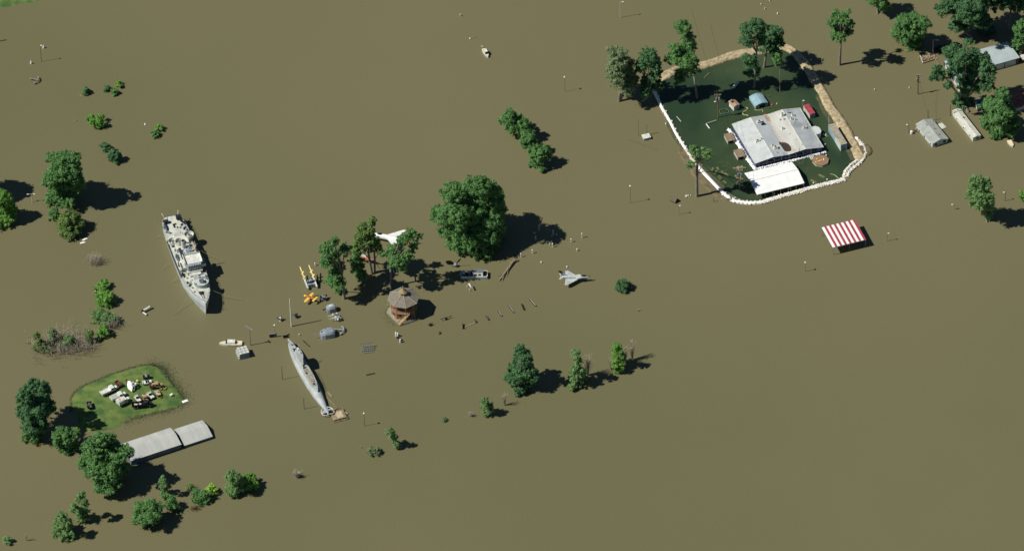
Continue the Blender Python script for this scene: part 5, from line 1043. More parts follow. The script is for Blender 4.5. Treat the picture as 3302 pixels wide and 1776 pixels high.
for (px, py, ty, lb) in ((991, 903, 887, "left"), (1024, 905, 880, "right")):
    g = G(px, py, 1.0); mb = MB(); h = 2.6 if ty == 887 else 3.4; mb.tube([(0, 0, -1.0), (0, 0, h * .6), (0, 0, h * .85), (0, 0, h)], [.3, .3, .2, .03], 8); mb.box((0, 0, .5), (1.2, .08, .4))
    tag(mb.build("black_missile", BLACK, loc=g), "upright black missile at the %s of the yellow missile launcher" % lb, "missile", "black missiles by the launcher")
# ------------------------------------------------ turrets and guns
def shield(T, name, L, W, H, m, nose=.35, n=1):
    mb = MB(); rg = []
    for t in (0, .12, .35, .7, .93, 1.0):
        x = -L / 2 + L * t; s = (.82, .95, 1, .95, .72, .45)[(0, .12, .35, .7, .93, 1.0).index(t)]; hh = H * (.86, .97, 1, .98, .86, .6)[(0, .12, .35, .7, .93, 1.0).index(t)]
        rg.append([(x, -W / 2 * s, -.3), (x, -W / 2 * s, hh * .7), (x, -W / 2 * s * .72, hh * .95), (x, 0, hh), (x, W / 2 * s * .72, hh * .95), (x, W / 2 * s, hh * .7), (x, W / 2 * s, -.3)])
    mb.loft(rg); return mb.build(name, m, T)
c, hd, L = seg((1075, 1074), (1035, 1079), 1.0)
T = thing("gun_turret", "largest grey turret with a long thin barrel pointing left, nearest the anchor", "gun turret", c, hd + .12)
shield(T, "shield", 5.4, 3.9, 2.9, GUNG); mb = MB(); mb.cyl((2.3, 0, 1.7), (5.2, 0, 2.0), .16, .11, 8); mb.cyl((5.2, 0, 2.0), (5.35, 0, 2.0), .17, None, 8); mb.build("barrel", GUNG, T)
mb = MB(); mb.box((1.9, 0, 2.2), (.9, .35, 1.2)); mb.build("gun_slot", DARK, T); mb = MB(); mb.box((-2.0, -1.7, 1.3), (.8, .08, 1.8)); mb.build("side_door", WHITE, T)
c, hd, L = seg((1082, 992), (1052, 999), 1.0)
T = thing("gun_turret", "rounded grey turret with black barrel ends, upper of the two turrets", "gun turret", c, hd)
shield(T, "shield", 3.7, 2.9, 2.7, GUNG); mb = MB(); mb.cyl((1.6, 0, 1.5), (3.2, .1, 1.5), .2, .2, 8); mb.cyl((2.9, .1, 1.5), (3.2, .1, 1.5), .3, None, 8); mb.build("barrel", BLACK, T); mb = MB(); mb.ell((-.2, 0, 2.65), (1.2, .5, .3), 8, 5); mb.build("roof_hatch", WHITE, T)
c, hd, L = seg((1100, 1020), (1072, 1026), .8)
T = thing("twin_gun", "four-barrelled gun mount without shield between the two turrets", "gun", c, hd)
rr = random.Random(8); mb = MB(); mb.cyl((0, 0, -.4), (0, 0, .6), 1.1, .9, 12); mb.box((0, 0, .9), (1.8, 2.2, .5)); mb.build("mount", GUNG, T)
mb = MB()
for _ in range(22): mb.m = rr.choice([0, 0, 1]); mb.box((rr.uniform(-1.3, 1.1), rr.uniform(-1.7, 1.7), rr.uniform(.6, 1.8)), (rr.uniform(.25, .6), rr.uniform(.25, .6), rr.uniform(.3, .8)), rr.uniform(0, 1.5))
mb.build("breech", [WHITE, DARK], T)
for y in (-.8, .8):
    mb = MB(); mb.cyl((.9, y - .12, 1.5), (3.3, y - .12, 1.6), .1, .07, 6); mb.cyl((.9, y + .12, 1.5), (3.3, y + .12, 1.6), .1, .07, 6); mb.build("barrel", CREAM, T)
def smallgun(px, py, label, s=1.0, m=GUNG, m2=DARK, rz=0, z=0, barrels=1, seed=1, bl=1.6):
    rr = random.Random(seed); T = thing("deck_gun", label, "gun", G(px, py, z), rz)
    mb = MB(); mb.cyl((0, 0, -.4), (0, 0, .9 * s), .45 * s, .3 * s, 8); mb.box((0, 0, 1.1 * s), (1.0 * s, .8 * s, .5 * s)); mb.build("pedestal", m, T)
    mb = MB()
    for _ in range(8): mb.box((rr.uniform(-.7, .7) * s, rr.uniform(-.7, .7) * s, rr.uniform(.6, 1.5) * s), (.4 * s, .3 * s, .4 * s), rr.uniform(0, 1.5))
    mb.build("fittings", m2, T)
    for k in range(barrels): mb = MB(); mb.cyl((.2 * s, (k - (barrels - 1) / 2) * .5, 1.3 * s), (bl * s, (k - (barrels - 1) / 2) * .5, 1.5 * s), .1, .07, 6); mb.build("barrel", m2, T)
smallgun(1043, 967, "cluttered grey gun mount right of the little yellow plane", 1.5, GUNG, DARK, PI * .95, seed=2); smallgun(956, 1024, "small dark twin gun right of the flagpole", 1.0, DARK, DARK, PI, barrels=2, seed=3)
smallgun(904, 1034, "small pale gun left of the flagpole", 1.1, WHITE, DARK, PI * 1.1, seed=4)
c, hd, L = seg((457, 1004), (486, 989), .9)
T = thing("searchlight_gun", "white cylinder on a pivot lying alone south of the warship", "gun", c, hd)
mb = MB(); mb.cyl((-1.2, 0, .9), (1.8, 0, 1.1), .42, .45, 10); mb.m = 1; mb.cyl((1.8, 0, 1.1), (2.0, 0, 1.1), .48, .5, 10); mb.build("tube", [WHITE, DARK], T); mb = MB(); mb.box((-1.6, 0, .6), (.8, .9, 1.2)); mb.build("pivot", DARK, T)
mb = MB(); mb.cyl((-1.8, -.2, .6), (-1.5, -2.3, .5), .3, .34, 8); mb.build("short_tube", WHITE, T)
# anchors
def anchor(px, py, label, s, rz, m, lean=.0):
    T = thing("anchor", label, "anchor", G(px, py), rz); mb = MB(); mb.cyl((-2.2 * s, 0, .9), (1.4 * s, 0, 1.0), .2 * s, .26 * s, 8); mb.box((-2.2 * s, 0, .9), (.3, .9 * s, .3)); mb.build("shank", m, T)
    mb = MB(); mb.tube([(.3 * s, -2.3 * s, .5), (1.0 * s, -1.6 * s, .8), (1.5 * s, -.6 * s, 1.0), (1.5 * s, .6 * s, 1.0), (1.0 * s, 1.6 * s, .8), (.3 * s, 2.3 * s, .5)], [.1 * s, .25 * s, .3 * s, .3 * s, .25 * s, .1 * s], 6); mb.build("arms", m, T)
    for y in (-1, 1): mb = MB(); mb.prism([(.1 * s, y * 2.2 * s), (.8 * s, y * 2.4 * s), (1.2 * s, y * 1.5 * s), (.5 * s, y * 1.4 * s)], .5, .75); mb.build("fluke", m, T)
anchor(113, 262, "rusted pale anchor alone in the northwest water", .95, -.35, mat("anchor_grey", srgb(140, 136, 116), srgb(112, 108, 94), 1.5, .8))
anchor(1096, 1068, "big grey anchor touching the largest turret", 1.0, -.15, GUNG)
# propeller
T = thing("ship_propeller", "black three-bladed ship's propeller standing in the water below the giant tree", "propeller", G(1469, 860))
mb = MB(); mb.ell((0, 0, 1.1), (.8, .7, .7), 10, 8); mb.build("hub", GUNG, T)
for (dx, dz_, ln, wd) in ((-.85, .45, 3.6, 1.5), (.55, .8, 3.4, .45), (-.25, -.9, 1.6, .5)):
    d = V((dx, -.05, dz_)).normalized(); n = V((d.z, 0, -d.x)); mb = MB(); rg = []
    for t in np.linspace(0, 1, 8):
        w_ = wd * math.sin(PI * min(.97, t * .85 + .12)) ** .7 * (.35 + .75 * t if t < .6 else .8); q = V((0, 0, 1.1)) + d * (.5 + ln * t)
        rg.append([q - n * w_, q - V((0, .09, 0)), q + n * w_, q + V((0, .09, 0))])
    mb.loft(rg); mb.build("blade", BLACK, T)
# landing craft
c, hd, L, W = frame((1485, 896), (1572, 895), (1489, 876), .9)
T = thing("landing_boat", "grey boat with a boxy cabin, south of the giant tree", "boat", c, hd)
mb = MB(); mb.prism([(-L / 2, -W / 2), (L / 2, -W / 2), (L / 2, W / 2), (-L / 2, W / 2)], -.5, .9); mb.build("hull", GUNG, T)
mb = MB()
for y in (-W / 2 + .1, W / 2 - .1): mb.box((0, y, 1.15), (L, .2, .5))
for x in (-L / 2 + .1, L / 2 - .1): mb.box((x, 0, 1.15), (.2, W, .5))
mb.build("gunwale", WHITE, T)
mb = MB(); mb.loft([[(x, -1.5, .9), (x, -1.1, 2.6), (x, 1.1, 2.6), (x, 1.5, .9)] for x in (-.4, 3.4)]); mb.build("cabin", WHITE, T); mb = MB(); mb.box((1.5, .1, 2.72), (4.0, 2.2, .14)); mb.build("cabin_roof", mat("boat_roof", srgb(112, 118, 118), srgb(94, 100, 102), 1, .8, stretch=(1, 8, 1)), T)
for x in (.4, 1.9): mb = MB(); mb.box((x + .2, -1.32, 1.9), (1.0, .1, .5), rx=-.23); mb.build("window", GLASS, T)
rr = random.Random(2)
for _ in range(14): mb = MB(); mb.box((rr.uniform(-4.2, -1), rr.uniform(-1, 1), 1.2), (rr.uniform(.3, .9), rr.uniform(.3, .7), rr.uniform(.3, 1.0)), rr.uniform(0, 1)); mb.build("deck_fitting", rr.choice([CREAM, DARK, GUNG]), T)
mb = MB(); mb.box((4.3, .3, 1.3), (1.0, 1.6, .8)); mb.build("engine_box", DARK, T)
# white frame
T = thing("play_dome", "white open arched frame south of the grey boxy boat", "arched frame", G(1520, 935)); 
for y in (-.4, 1.6): mb = MB(); mb.tube([(-1.0 + y * -.4, y, -.3), (-.9 + y * -.4, y, 1.0), (-.3 + y * -.4, y, 1.8), (.4 + y * -.4, y, 1.6), (.7 + y * -.4, y, .9), (.75 + y * -.4, y, -.3)], .12, 6); mb.build("hoop", WHITE, T)
mb = MB(); mb.cyl((-.1, -.4, 1.85), (-.8, 1.6, 1.85), .3, None, 8); mb.cyl((.6, -.4, 1.1), (-.05, 1.6, 1.1), .08, None, 5); mb.build("tie_bar", WHITE, T)
# pontoon stack
c, hd, L, W = frame((773, 1144), (805, 1136), (757, 1122), 2.6)
T = thing("pontoon_stack", "block of cream boxes beside the white motorboat", "storage boxes", c, hd)
mb = MB(); mb.box((0, 0, 1.0), (L * .96, W * .96, 2.9)); mb.build("inner_block", mat("block_blue", srgb(120, 140, 156), srgb(100, 120, 138), 1, .7), T)
for i in range(3):
    for j in range(3): mb = MB(); mb.box((-L / 2 + (i + .5) * L / 3, -W / 2 + (j + .5) * W / 3, 2.55), (L / 3 - .22, W / 3 - .22, .3)); mb.build("top_box", CREAM, T)
for j in range(4):
    for k in range(2): mb = MB(); mb.cyl((-L / 2 - .35, -W / 2 + (j + .5) * W / 4, .5 + k * 1.1), (-L / 2 + .3, -W / 2 + (j + .5) * W / 4, .5 + k * 1.1), .42, None, 10); mb.build("barrel_end", CREAM, T)
# boats
def boat(p0, p1, w_, h, label, hullm=WHITE, cabin=True, name="motorboat", z=0, cat="boat"):
    c, hd, L = seg(p0, p1, z + h); c.z = z; T = thing(name, label, cat, c, hd); hl = L / 2; mb = MB(); rg = []
    for t, s in ((-1, .82), (-.85, .93), (-.3, 1), (.25, .95), (.6, .7), (.85, .36), (1, .03)):
        rg.append([(t * hl, -w_ / 2 * s * .8, -.4), (t * hl, -w_ / 2 * s, h), (t * hl, w_ / 2 * s, h), (t * hl, w_ / 2 * s * .8, -.4)])
    mb.loft(rg); mb.build("hull", hullm, T)
    mb = MB(); mb.loft([[(r[1][0] * .97, r[1][1] * .86, h + .05), (r[2][0] * .97, r[2][1] * .86, h + .05)] for r in rg], closed=False, cap=False); mb.build("deck", mat("boat_deck", srgb(232, 218, 178), srgb(214, 198, 160), 1, .7), T)
    if cabin:
        mb = MB(); mb.box((-.05 * hl, 0, h + .45), (hl * .72, w_ * .72, .9), taper=.94); mb.build("cabin", WHITE, T)
        mb = MB(); mb.box((hl * .36, 0, h + .35), (.6, w_ * .66, .5), ry=-.5); mb.build("windshield", GLASS, T)
        mb = MB(); mb.box((-.05 * hl, -w_ * .37, h + .5), (hl * .5, .06, .35)); mb.box((-.45 * hl, 0, h + .5), (.12, w_ * .5, .5)); mb.build("window", GLASS, T)
    return T, L
boat((781, 1105), (707, 1104), 2.6, .8, "white motorboat with covered cabin pointing left, southwest of the flagpole")
boat((3253, 452), (3266, 472), 1.9, .6, "white open boat moored under the bright tree in the east", cabin=False, name="rowboat")
T, L = boat((1559, 157), (1574, 182), 1.8, .9, "white covered boat alone near the top middle", name="covered_boat")
# tank
c, hd, L = seg((2362, 283), (2382, 262), .9); T = thing("gas_tank", "white cylindrical gas tank floating in the pond's north", "tank", c, hd); mb = MB(); mb.tube([(-L / 2, 0, .55), (-L / 2 + .25, 0, .55), (-L / 2 + .5, 0, .55), (L / 2 - .5, 0, .55), (L / 2 - .25, 0, .55), (L / 2, 0, .55)], [.12, .45, .58, .58, .45, .12], 12); mb.build("tank_body", WHITE, T, smooth=True)
for x in (-.5, .4): mb = MB(); mb.cyl((x, 0, 1.05), (x, 0, 1.3), .2, None, 8); mb.build("valve_cap", STEEL, T)
# ------------------------------------------------ small floating things
def small(fn, name, m, px, py, label, cat, rz=0, z=0, group=None):
    mb = MB(); fn(mb); return tag(mb.build(name, m, loc=G(px, py, z), rz=rz), label, cat, group)
cone = lambda mb: mb.loft([[(r * math.cos(a), r * .8 * math.sin(a), z) for a in np.linspace(0, 2 * PI, 11)[:-1]] for r, z in ((.45, -.3), (.5, .2), (.42, .9), (.1, 1.6))])
small(cone, "marker_buoy", WHITE, 141, 156, "white cone buoy right of the tall dark lamp post", "buoy"); small(cone, "marker_buoy", WHITE, 101, 206, "white cone buoy left of and below the tall dark lamp post", "buoy")
def bollard(mb, h=1.9): mb.cyl((0, 0, -.3), (0, 0, h), .2, .17, 8); mb.ell((0, 0, h + .1), (.32, .32, .22), 8, 5); mb.box((.1, 0, .25), (.6, .4, .2))
def arch(mb): mb.tube([(-.5, 0, -.3), (-.5, 0, 1.3), (-.2, 0, 1.75), (.25, 0, 1.75), (.5, 0, 1.3), (.5, 0, .2)], .15, 6)
def stub(mb): mb.cyl((0, 0, -.3), (0, 0, .45), .24, .2, 8); mb.ell((.05, 0, .5), (.26, .26, .16), 8, 5)
GB = "white marker posts right of the giant tree"
for px, py, h, lb in ((1680, 829, 1.7, "white post below the giant tree's shadow, above the fallen log"), (1717, 817, 1.6, "white post at the lower tip of the giant tree's shadow"), (1727, 773, 1.5, "bluish white post inside the giant tree's shadow"), (1738, 742, 2.3, "tall white post in the upper end of the giant tree's shadow"),
                      (1784, 757, 2.1, "round-headed white post nearest the shadow's pointed tip"), (1782, 797, 1.7, "white post just below the white arch"), (1842, 781, 1.5, "plain thin white post in the gap between arch and far post"), (1877, 767, 2.1, "white post farthest right of the giant tree"), (1861, 809, .9, "short white post above and right of the grey jet"), (1016, 857, 1.2, "short white post north of the missile launcher")):
    small(lambda mb, h=h: bollard(mb, h), "marker_post", CREAM, px, py, lb, "post", group=GB if px != 1016 else None)
small(arch, "white_arch", CREAM, 1777, 790, "white hooked arch among the posts right of the giant tree", "arch", .3)
for px, py, lb in ((1763, 783, "small white float left of the white arch"), (1780, 762, "dark-topped float beside the round-headed post"), (1745, 847, "white float right of the fallen log"), (1828, 862, "tiny white float above the jet's nose"), (1794, 758, "pale flat float right of the round-headed post"), (1447, 902, "white float in tree shade west of the grey boat"), (2147, 401, "white float outside the west sandbag wall"),
                   (2505, 337, "pale green float north of the hall's gable"), (2664, 503, "white float beside the octagon deck"), (2637, 429, "white drum at the hall's east corner"), (2661, 468, "pale float off the hall's southeast corner"), (2717, 568, "white ball inside the sandbag corner at the pond's southeast"), (2667, 581, "white ball inside the south sandbags, below the long plank"), (2623, 592, "white ball inside the south sandbags, below the short plank"), (2591, 601, "white ball at the tent's right corner"), (2549, 612, "white ball below the tent's right half"), (2496, 627, "white ball below the middle of the tent"), (2370, 640, "white ball inside the southwest bend of the sandbags"), (2482, 3, "white float at the top edge, right of two others"), (2507, 46, "white float north of the levee, right one of the line"), (2466, 30, "pale float north of the levee, middle of the line"), (2454, 16, "pale float north of the levee, upper one of the line"), (2831, 19, "white float beside the tree at the top edge"), (308, 941, "white float left of the bright round bush in the west"), (285, 1070, "white float in the western bush corner"), (127, 1125, "pale float at the thicket's west tip"), (243, 776, "small white float under the round bushy shrub"), (2932, 285, "pale float left of the eastern dark power pole"), (965, 1080, "faint float right of the black bench"), (2820, 291, "tiny float in open water east of the dirt levee")):
    small(stub, "float", SHEET if 'white' in lb else CREAM, px, py, lb, "float")
small(lambda mb: (mb.ell((0, 0, .25), (.5, .45, .4), 10, 6), mb.cyl((0, 0, .6), (0, 0, .9), .1, None, 6)), "red_ball", mat("red_ball_paint", srgb(206, 84, 56), srgb(180, 66, 44), 1, .5), 2489, 340, "red ball floating right of the pale blue shed", "ball")
small(lambda mb: (mb.cyl((-.5, 0, .2), (.5, 0, .25), .2, .2, 8), mb.cyl((.4, 0, .25), (.7, 0, .25), .12, None, 6)), "float", SHEET, 468, 403, "small white float right of the feathery light bush", "float", 1.7)
small(lambda mb: (mb.cyl((-1.0, 0, .1), (.9, 0, .1), .24, None, 8),), "log_buoy", mat("pink_red", srgb(170, 104, 84), srgb(150, 88, 70), 1, .7), 1527, 123, "red-brown log with a white end near the top middle", "log", .15)
small(lambda mb: (mb.ell((0, 0, .25), (.34, .28, .26), 8, 5), mb.cyl((0, 0, .2), (0, 0, .6), .08, None, 5)), "float", SHEET, 1516, 126, "white float at the left end of the red-brown log", "float")
small(lambda mb: (mb.cyl((0, 0, -.3), (0, 0, 1.0), .18, .15, 8), mb.ell((0, 0, 1.1), (.25, .25, .2), 8, 5)), "marker_buoy", CREAM, 1484, 53, "small dark-stemmed marker at the top middle", "buoy")
small(lambda mb: (mb.box((0, 0, .1), (1.8, .6, .25)), mb.box((.6, 0, .3), (.3, .5, .2))), "wooden_plank", WOOD, 1556, 152, "tan plank touching the white covered boat", "plank", -.95)
small(lambda mb: (mb.box((0, 0, .12), (2.2, 1.2, .3)), mb.box((0, 0, .3), (1.7, .8, .08))), "raft", SHEET, 597, 1294, "white raft just off the east tip of the island", "raft", .45)
small(lambda mb: (mb.box((0, 0, .15), (2.2, 3.4, .35)), mb.box((0, 0, .36), (1.7, 2.8, .08))), "raft", CREAM, 3037, 408, "cream raft against the grey-roofed house", "raft", .5)
for px, py, a, lb in ((274, 773, .5, "upper white slab at the foot of the round bushy shrub"), (267, 784, .3, "lower white slab at the foot of the round bushy shrub")): small(lambda mb: (mb.box((0, 0, .15), (2.0, .7, .35)), mb.box((.2, .1, .4), (.6, .4, .2))), "white_slab", SHEET, px, py, lb, "slab", a)
small(lambda mb: (mb.cyl((0, 0, .1), (0, 0, 1.3), .5, .5, 10), mb.cyl((0, 0, 1.3), (0, 0, 1.45), .3, None, 8)), "barrel", SHEET, 2939, 432, "white barrel beside the lamp left of the grey-roofed house", "barrel")
small(lambda mb: [mb.box((.4 * k, (k % 2) * .8, .25 + .05 * k), (2.2, .18, .15), .5 * k) for k in range(6)], "broken_dock", WOOD, 2943, 424, "broken dock frame between lamp and grey-roofed house", "dock")
# tanks south of pavilion
for px, py, lb in ((1277, 1083, "left upright white cylinder of the pair south of the pavilion"), (1283, 1086, "right upright white cylinder of the pair south of the pavilion")): small(lambda mb: (mb.cyl((0, 0, -.3), (0, .1, 1.6), .35, .35, 10), mb.ell((0, .1, 1.6), (.35, .35, .3), 10, 5)), "white_cylinder", WHITE, px, py, lb, "cylinder", group="white cylinders south of the pavilion")
small(lambda mb: (mb.cyl((0, 0, -.3), (0, 0, 1.5), .35, .35, 10), mb.ell((0, 0, 1.5), (.35, .35, .3), 10, 5)), "white_cylinder", WHITE, 1291, 1104, "white cylinder standing lower than the pair south of the pavilion", "cylinder", group="white cylinders south of the pavilion")
small(lambda mb: (mb.box((0, 0, .3), (2.6, .6, .5)), mb.box((.8, .1, .7), (.5, .4, .5)), mb.box((-.7, 0, .65), (.4, .4, .3))), "pipe_rack", DARK, 1287, 1094, "dark rack between the white cylinders south of the pavilion", "rack", -.9)
# log
g = G(1636, 871); mb = MB(); P_ = [G(1609, 905, .2) - g, G(1622, 888, .4) - g, G(1640, 865, .5) - g, G(1655, 843, .7) - g, G(1668, 836, .9) - g]; mb.tube(P_, [.28, .42, .48, .45, .3], 8)
for a, b in (((1630, 875), (1618, 910)), ((1640, 865), (1634, 893)), ((1650, 850), (1640, 838)), ((1625, 882), (1604, 890)), ((1652, 843), (1668, 826)), ((1660, 840), (1652, 824)), ((1662, 838), (1644, 832)), ((1618, 890), (1622, 905))): mb.tube([G(*a, .4) - g, (G(*a, .4) + G(*b, .3)) / 2 - g + V((0, 0, .2)), G(*b, .1) - g], [.2, .14, .05], 5)
tag(mb.build("fallen_log", mat("log_bark", srgb(150, 136, 108), srgb(110, 98, 78), 1.5, .9), loc=g), "long bleached fallen trunk with broken branches right of the grey boat", "fallen log")
# benches / sign boards row
GR = "boards in the slanting row right of the pavilion"
def board(p0, p1, label, m=DWOOD, h=.9, post=True, top=WHITE):
    c, hd, L = seg(p0, p1, .4); T = thing("park_bench", label, "bench", c, hd, GR); mb = MB(); mb.box((0, 0, h * .55), (L, .45, .14)); mb.build("seat", top, T); mb = MB(); mb.box((0, .28, h * .8), (L, .08, .4)); mb.build("backrest", m, T)
    for s in (-1, 1): mb = MB(); mb.box((s * L * .38, 0, .1), (.14, .4, 1.0)); mb.build("leg", m, T)
for i, (a, b, lb, tp) in enumerate((((1727, 986), (1708, 966), "farthest right bench of the slanting row, with broken white back", CREAM), ((1690, 999), (1682, 980), "all-dark bench, second from the right of the slanting row", DWOOD), ((1656, 1007), (1642, 987), "long white-edged bench, third from the right of the slanting row", CREAM), ((1617, 1018), (1607, 1004), "white-edged bench, fourth from the right of the slanting row", CREAM), ((1576, 1031), (1568, 1018), "greyish bench, fifth from the right of the slanting row", STEEL), ((1536, 1039), (1532, 1031), "short bench at the right end of the tan log", STEEL))): board(a, b, lb, top=tp)
def rail_sign(p0, p1, label, z=1.0):
    c, hd, L = seg(p0, p1, z); T = thing("hitching_rail", label, "rail", c, hd); mb = MB(); mb.box((0, 0, z), (L, .16, .18)); mb.build("top_rail", DWOOD, T)
    for s in (-.35, .35): mb = MB(); mb.cyl((s * L, 0, -.3), (s * L, 0, z), .09, None, 6); mb.build("post", DWOOD, T)
    mb = MB(); mb.box((0, -.1, z * .4), (.8, .6, .8)); mb.build("box", BLACK, T)
rail_sign((1420, 1029), (1457, 1018), "long dark rail with a box under it, right of the pavilion"); rail_sign((1380, 1046), (1396, 1040), "short dark rail with a box under it, right of the pavilion")
c, hd, L = seg((1492, 1060), (1492, 1043), .3); T = thing("sign_board", "dark upright board with a thin pole, left of the tan log", "sign", c, hd); mb = MB(); mb.box((0, 0, .4), (2.6, .25, 1.0)); mb.build("board", DARK, T); mb = MB(); mb.cyl((-1.4, 0, -.2), (-1.4, 0, 1.6), .06, None, 5); mb.m = 0; mb.box((.9, .14, .5), (.3, .1, .9)); mb.build("post", STEEL, T)
beam((1498, 1055), (1532, 1041), .05, .15, .3, WOOD, "tan log floating between dark board and short bench", "log", "floating_log"); beam((1181, 1209), (1208, 1203), .15, .15, .4, DWOOD, "dark log right of the submarine", "log", "floating_log")
beam((977, 1097), (998, 1117), .2, .1, .3, DWOOD, "dark jagged log between submarine bow and large turret", "log", "floating_log"); beam((0, 133), (20, 129), .1, .15, .3, DWOOD, "dark log at the left edge near the top", "log", "floating_log")
c, hd, L = seg((1416, 1078), (1419, 1068), .3); T = thing("small_stool", "small dark box frame below the short rail", "stool", c, hd); mb = MB(); mb.box((0, 0, .5), (1.2, .5, .1)); mb.build("seat", DWOOD, T)
for s in (-1, 1): mb = MB(); mb.box((s * .5, 0, .1), (.12, .4, .8)); mb.build("leg", DWOOD, T)
c, hd, L = seg((868, 1079), (892, 1076), 1.5); T = thing("information_board", "grey information board standing beside a globe lamp, north of the submarine", "sign", c, hd); mb = MB(); mb.box((0, 0, 1.0), (L, .3, 1.3)); mb.build("panel", DARK, T); mb = MB(); mb.box((0, 0, 1.75), (L + .2, .5, .2)); mb.build("top_cap", STEEL, T)
c, hd, L = seg((913, 1087), (931, 1083), .5); T = thing("park_bench", "black bench right of the information board", "bench", c, hd); mb = MB(); mb.box((0, 0, .45), (L, .5, .12)); mb.build("seat", BLACK, T); mb = MB(); mb.box((0, .25, .75), (L, .08, .5)); mb.build("backrest", BLACK, T)
for s in (-1, 1): mb = MB(); mb.box((s * L * .4, 0, .1), (.1, .5, .8)); mb.build("leg", BLACK, T)
# bleachers
c, hd, L, W = frame((1166, 1134), (1206, 1130), (1162, 1116), .8); T = thing("bleachers", "grey metal bleachers almost under water, north of the dark log", "bleachers", c, hd)
for k in range(4): mb = MB(); mb.box((0, -W / 2 + k * W / 3.2, .2 + k * .3), (L * .95, .3, .06)); mb.build("seat_plank", STEEL, T)
mb = MB()
for k in range(7): x = -L / 2 + k * L / 6; mb.cyl((x, -W / 2, 0), (x, W / 2, 1.5), .06, None, 4); mb.cyl((x, W / 2, -.3), (x, W / 2, 2.2), .05, None, 4)
mb.cyl((-L / 2, W / 2, 2.2), (L / 2, W / 2, 2.2), .05, None, 4); mb.cyl((-L / 2, W / 2, 1.7), (L / 2, W / 2, 1.7), .05, None, 4); mb.build("frame", STEEL, T)
# planks in the pond
PW = mat("algae_wood", srgb(120, 118, 74), srgb(92, 94, 60), 1.2, .9); SW = mat("submerged_wood", srgb(66, 76, 44), srgb(52, 62, 38), 1, .9)
BR = [((2312, 539), (2317, 549), .9, 1), ((2300, 541), (2294, 553), .9, 1), ((2311, 551), (2304, 563), .9, 1), ((2317, 567), (2326, 579), 1.1, 1), ((2336, 558), (2349, 568), 1.0, 1), ((2332, 583), (2340, 593), 1.1, 1), ((2327, 551), (2332, 560), .9, 1), ((2318, 522), (2336, 524), .9, 0), ((2326, 535), (2347, 535), .9, 0), ((2341, 523), (2352, 532), .9, 0), ((2348, 541), (2361, 541), .8, 0), ((2282, 536), (2292, 548), .8, 0), ((2359, 600), (2371, 593), .7, 0), ((2315, 553), (2325, 562), 1.0, 0), ((2641, 563), (2659, 574), 1.1, 1), ((2615, 580), (2633, 591), 1.1, 1), ((2598, 554), (2608, 541), 1.0, 0), ((2583, 530), (2594, 517), 1.0, 0), ((2574, 518), (2577, 530), 1.1, 0), ((2605, 578), (2624, 573), .9, 0), ((2395, 596), (2400, 608), .7, 1), ((2373, 594), (2378, 608), .7, 1)]
PLL = ["tan dock plank at the top of the plank jam", "tan plank, leftmost of the plank jam", "tan plank slanting under the topmost one", "wide pale plank in the lower middle of the jam", "pale plank at the right of the jam", "tan plank at the bottom of the jam", "stubby tan plank in the heart of the jam", "sunken green plank above the jam, upper", "sunken green plank above the jam, lower", "sunken green plank slanting above the jam", "sunken plank left of the tent's power pole", "sunken plank at the jam's far left", "sunken plank below and right of the jam", "sunken plank between two tan ones in the jam", "long tan plank near the southeast sandbags", "tan plank right of the white tent", "sunken plank between tent and octagon deck, lower", "sunken plank left of the octagon deck", "sunken plank beside the black pole", "sunken faint plank above the tent-side plank", "short plank below the tent's power pole", "thin plank left of the tent's power pole"]
for (a, b, w_, hi), lb in zip(BR, PLL):
    c, hd, L = seg(a, b, .1); mb = MB(); z = .14 if hi else .065; n = 4
    for k in range(n): mb.box((0, -w_ / 2 + (k + .5) * w_ / n, z), (L * (1 + .05 * (k % 2)), w_ / n - .03, .12 if hi else .03))
    mb.box((L * .4, 0, z + (.08 if hi else .01)), (.15, w_, .06 if hi else .03)); tag(mb.build("dock_plank", PW if hi else SW, loc=c, rz=hd), lb + ", in the green pond", "plank", "dock planks in the pond")
def heap(px, py, w_, d, n, label, m, seed, name="debris_pile", hmax=.5, lmax=2.5, z=0):
    rr = random.Random(seed); mb = MB()
    for _ in range(n): mb.box((rr.gauss(0, .4) * w_, rr.gauss(0, .4) * d, rr.uniform(.1, hmax)), (rr.uniform(.5, lmax), rr.uniform(.12, .35), .1), rr.uniform(0, PI), 0, rr.uniform(-.15, .15))
    return tag(mb.build(name, m, loc=G(px, py, z)), label, "debris")
heap(2384, 543, 2.2, .8, 34, "small heap of pale boards in the pond around the tent's power pole", WOOD, 1, z=.05); heap(2382, 575, 1.6, 1.6, 16, "scattered dark driftwood left of the tent", WOOD, 2, z=.05, hmax=.2)
heap(2355, 645, 3.0, .6, 20, "boards on the southwest bend of the sandbags", STEEL, 3, hmax=1.2, lmax=1.2); heap(2345, 356, 1.2, .6, 8, "greenish frame pieces left of the little cottage", SW, 4, z=.05)
heap(2990, 188, 3.6, 1.8, 70, "big raft of loose boards and wreckage at the pale yellow lamp pole", WOOD, 5, hmax=.8, lmax=3); heap(3028, 160, 2.2, 2.0, 60, "pile of brown sticks behind the board wreckage", DWOOD, 6, hmax=.9, lmax=2.5); heap(3165, 385, 1.6, 3.0, 26, "debris east of the long trailer home", WOOD, 7, lmax=1.5)
heap(2217, 634, 1.4, .7, 12, "bare sticks between drowned brown roof and forked-top tree", CREAM, 8, lmax=1.2); heap(2660, 437, 1.0, 1.2, 12, "white lumps at the hall's east wall", WHITE, 9, lmax=.9, z=.05); heap(2918, 48, 1.4, .9, 14, "broken boards above the round dense tree", WOOD, 10)
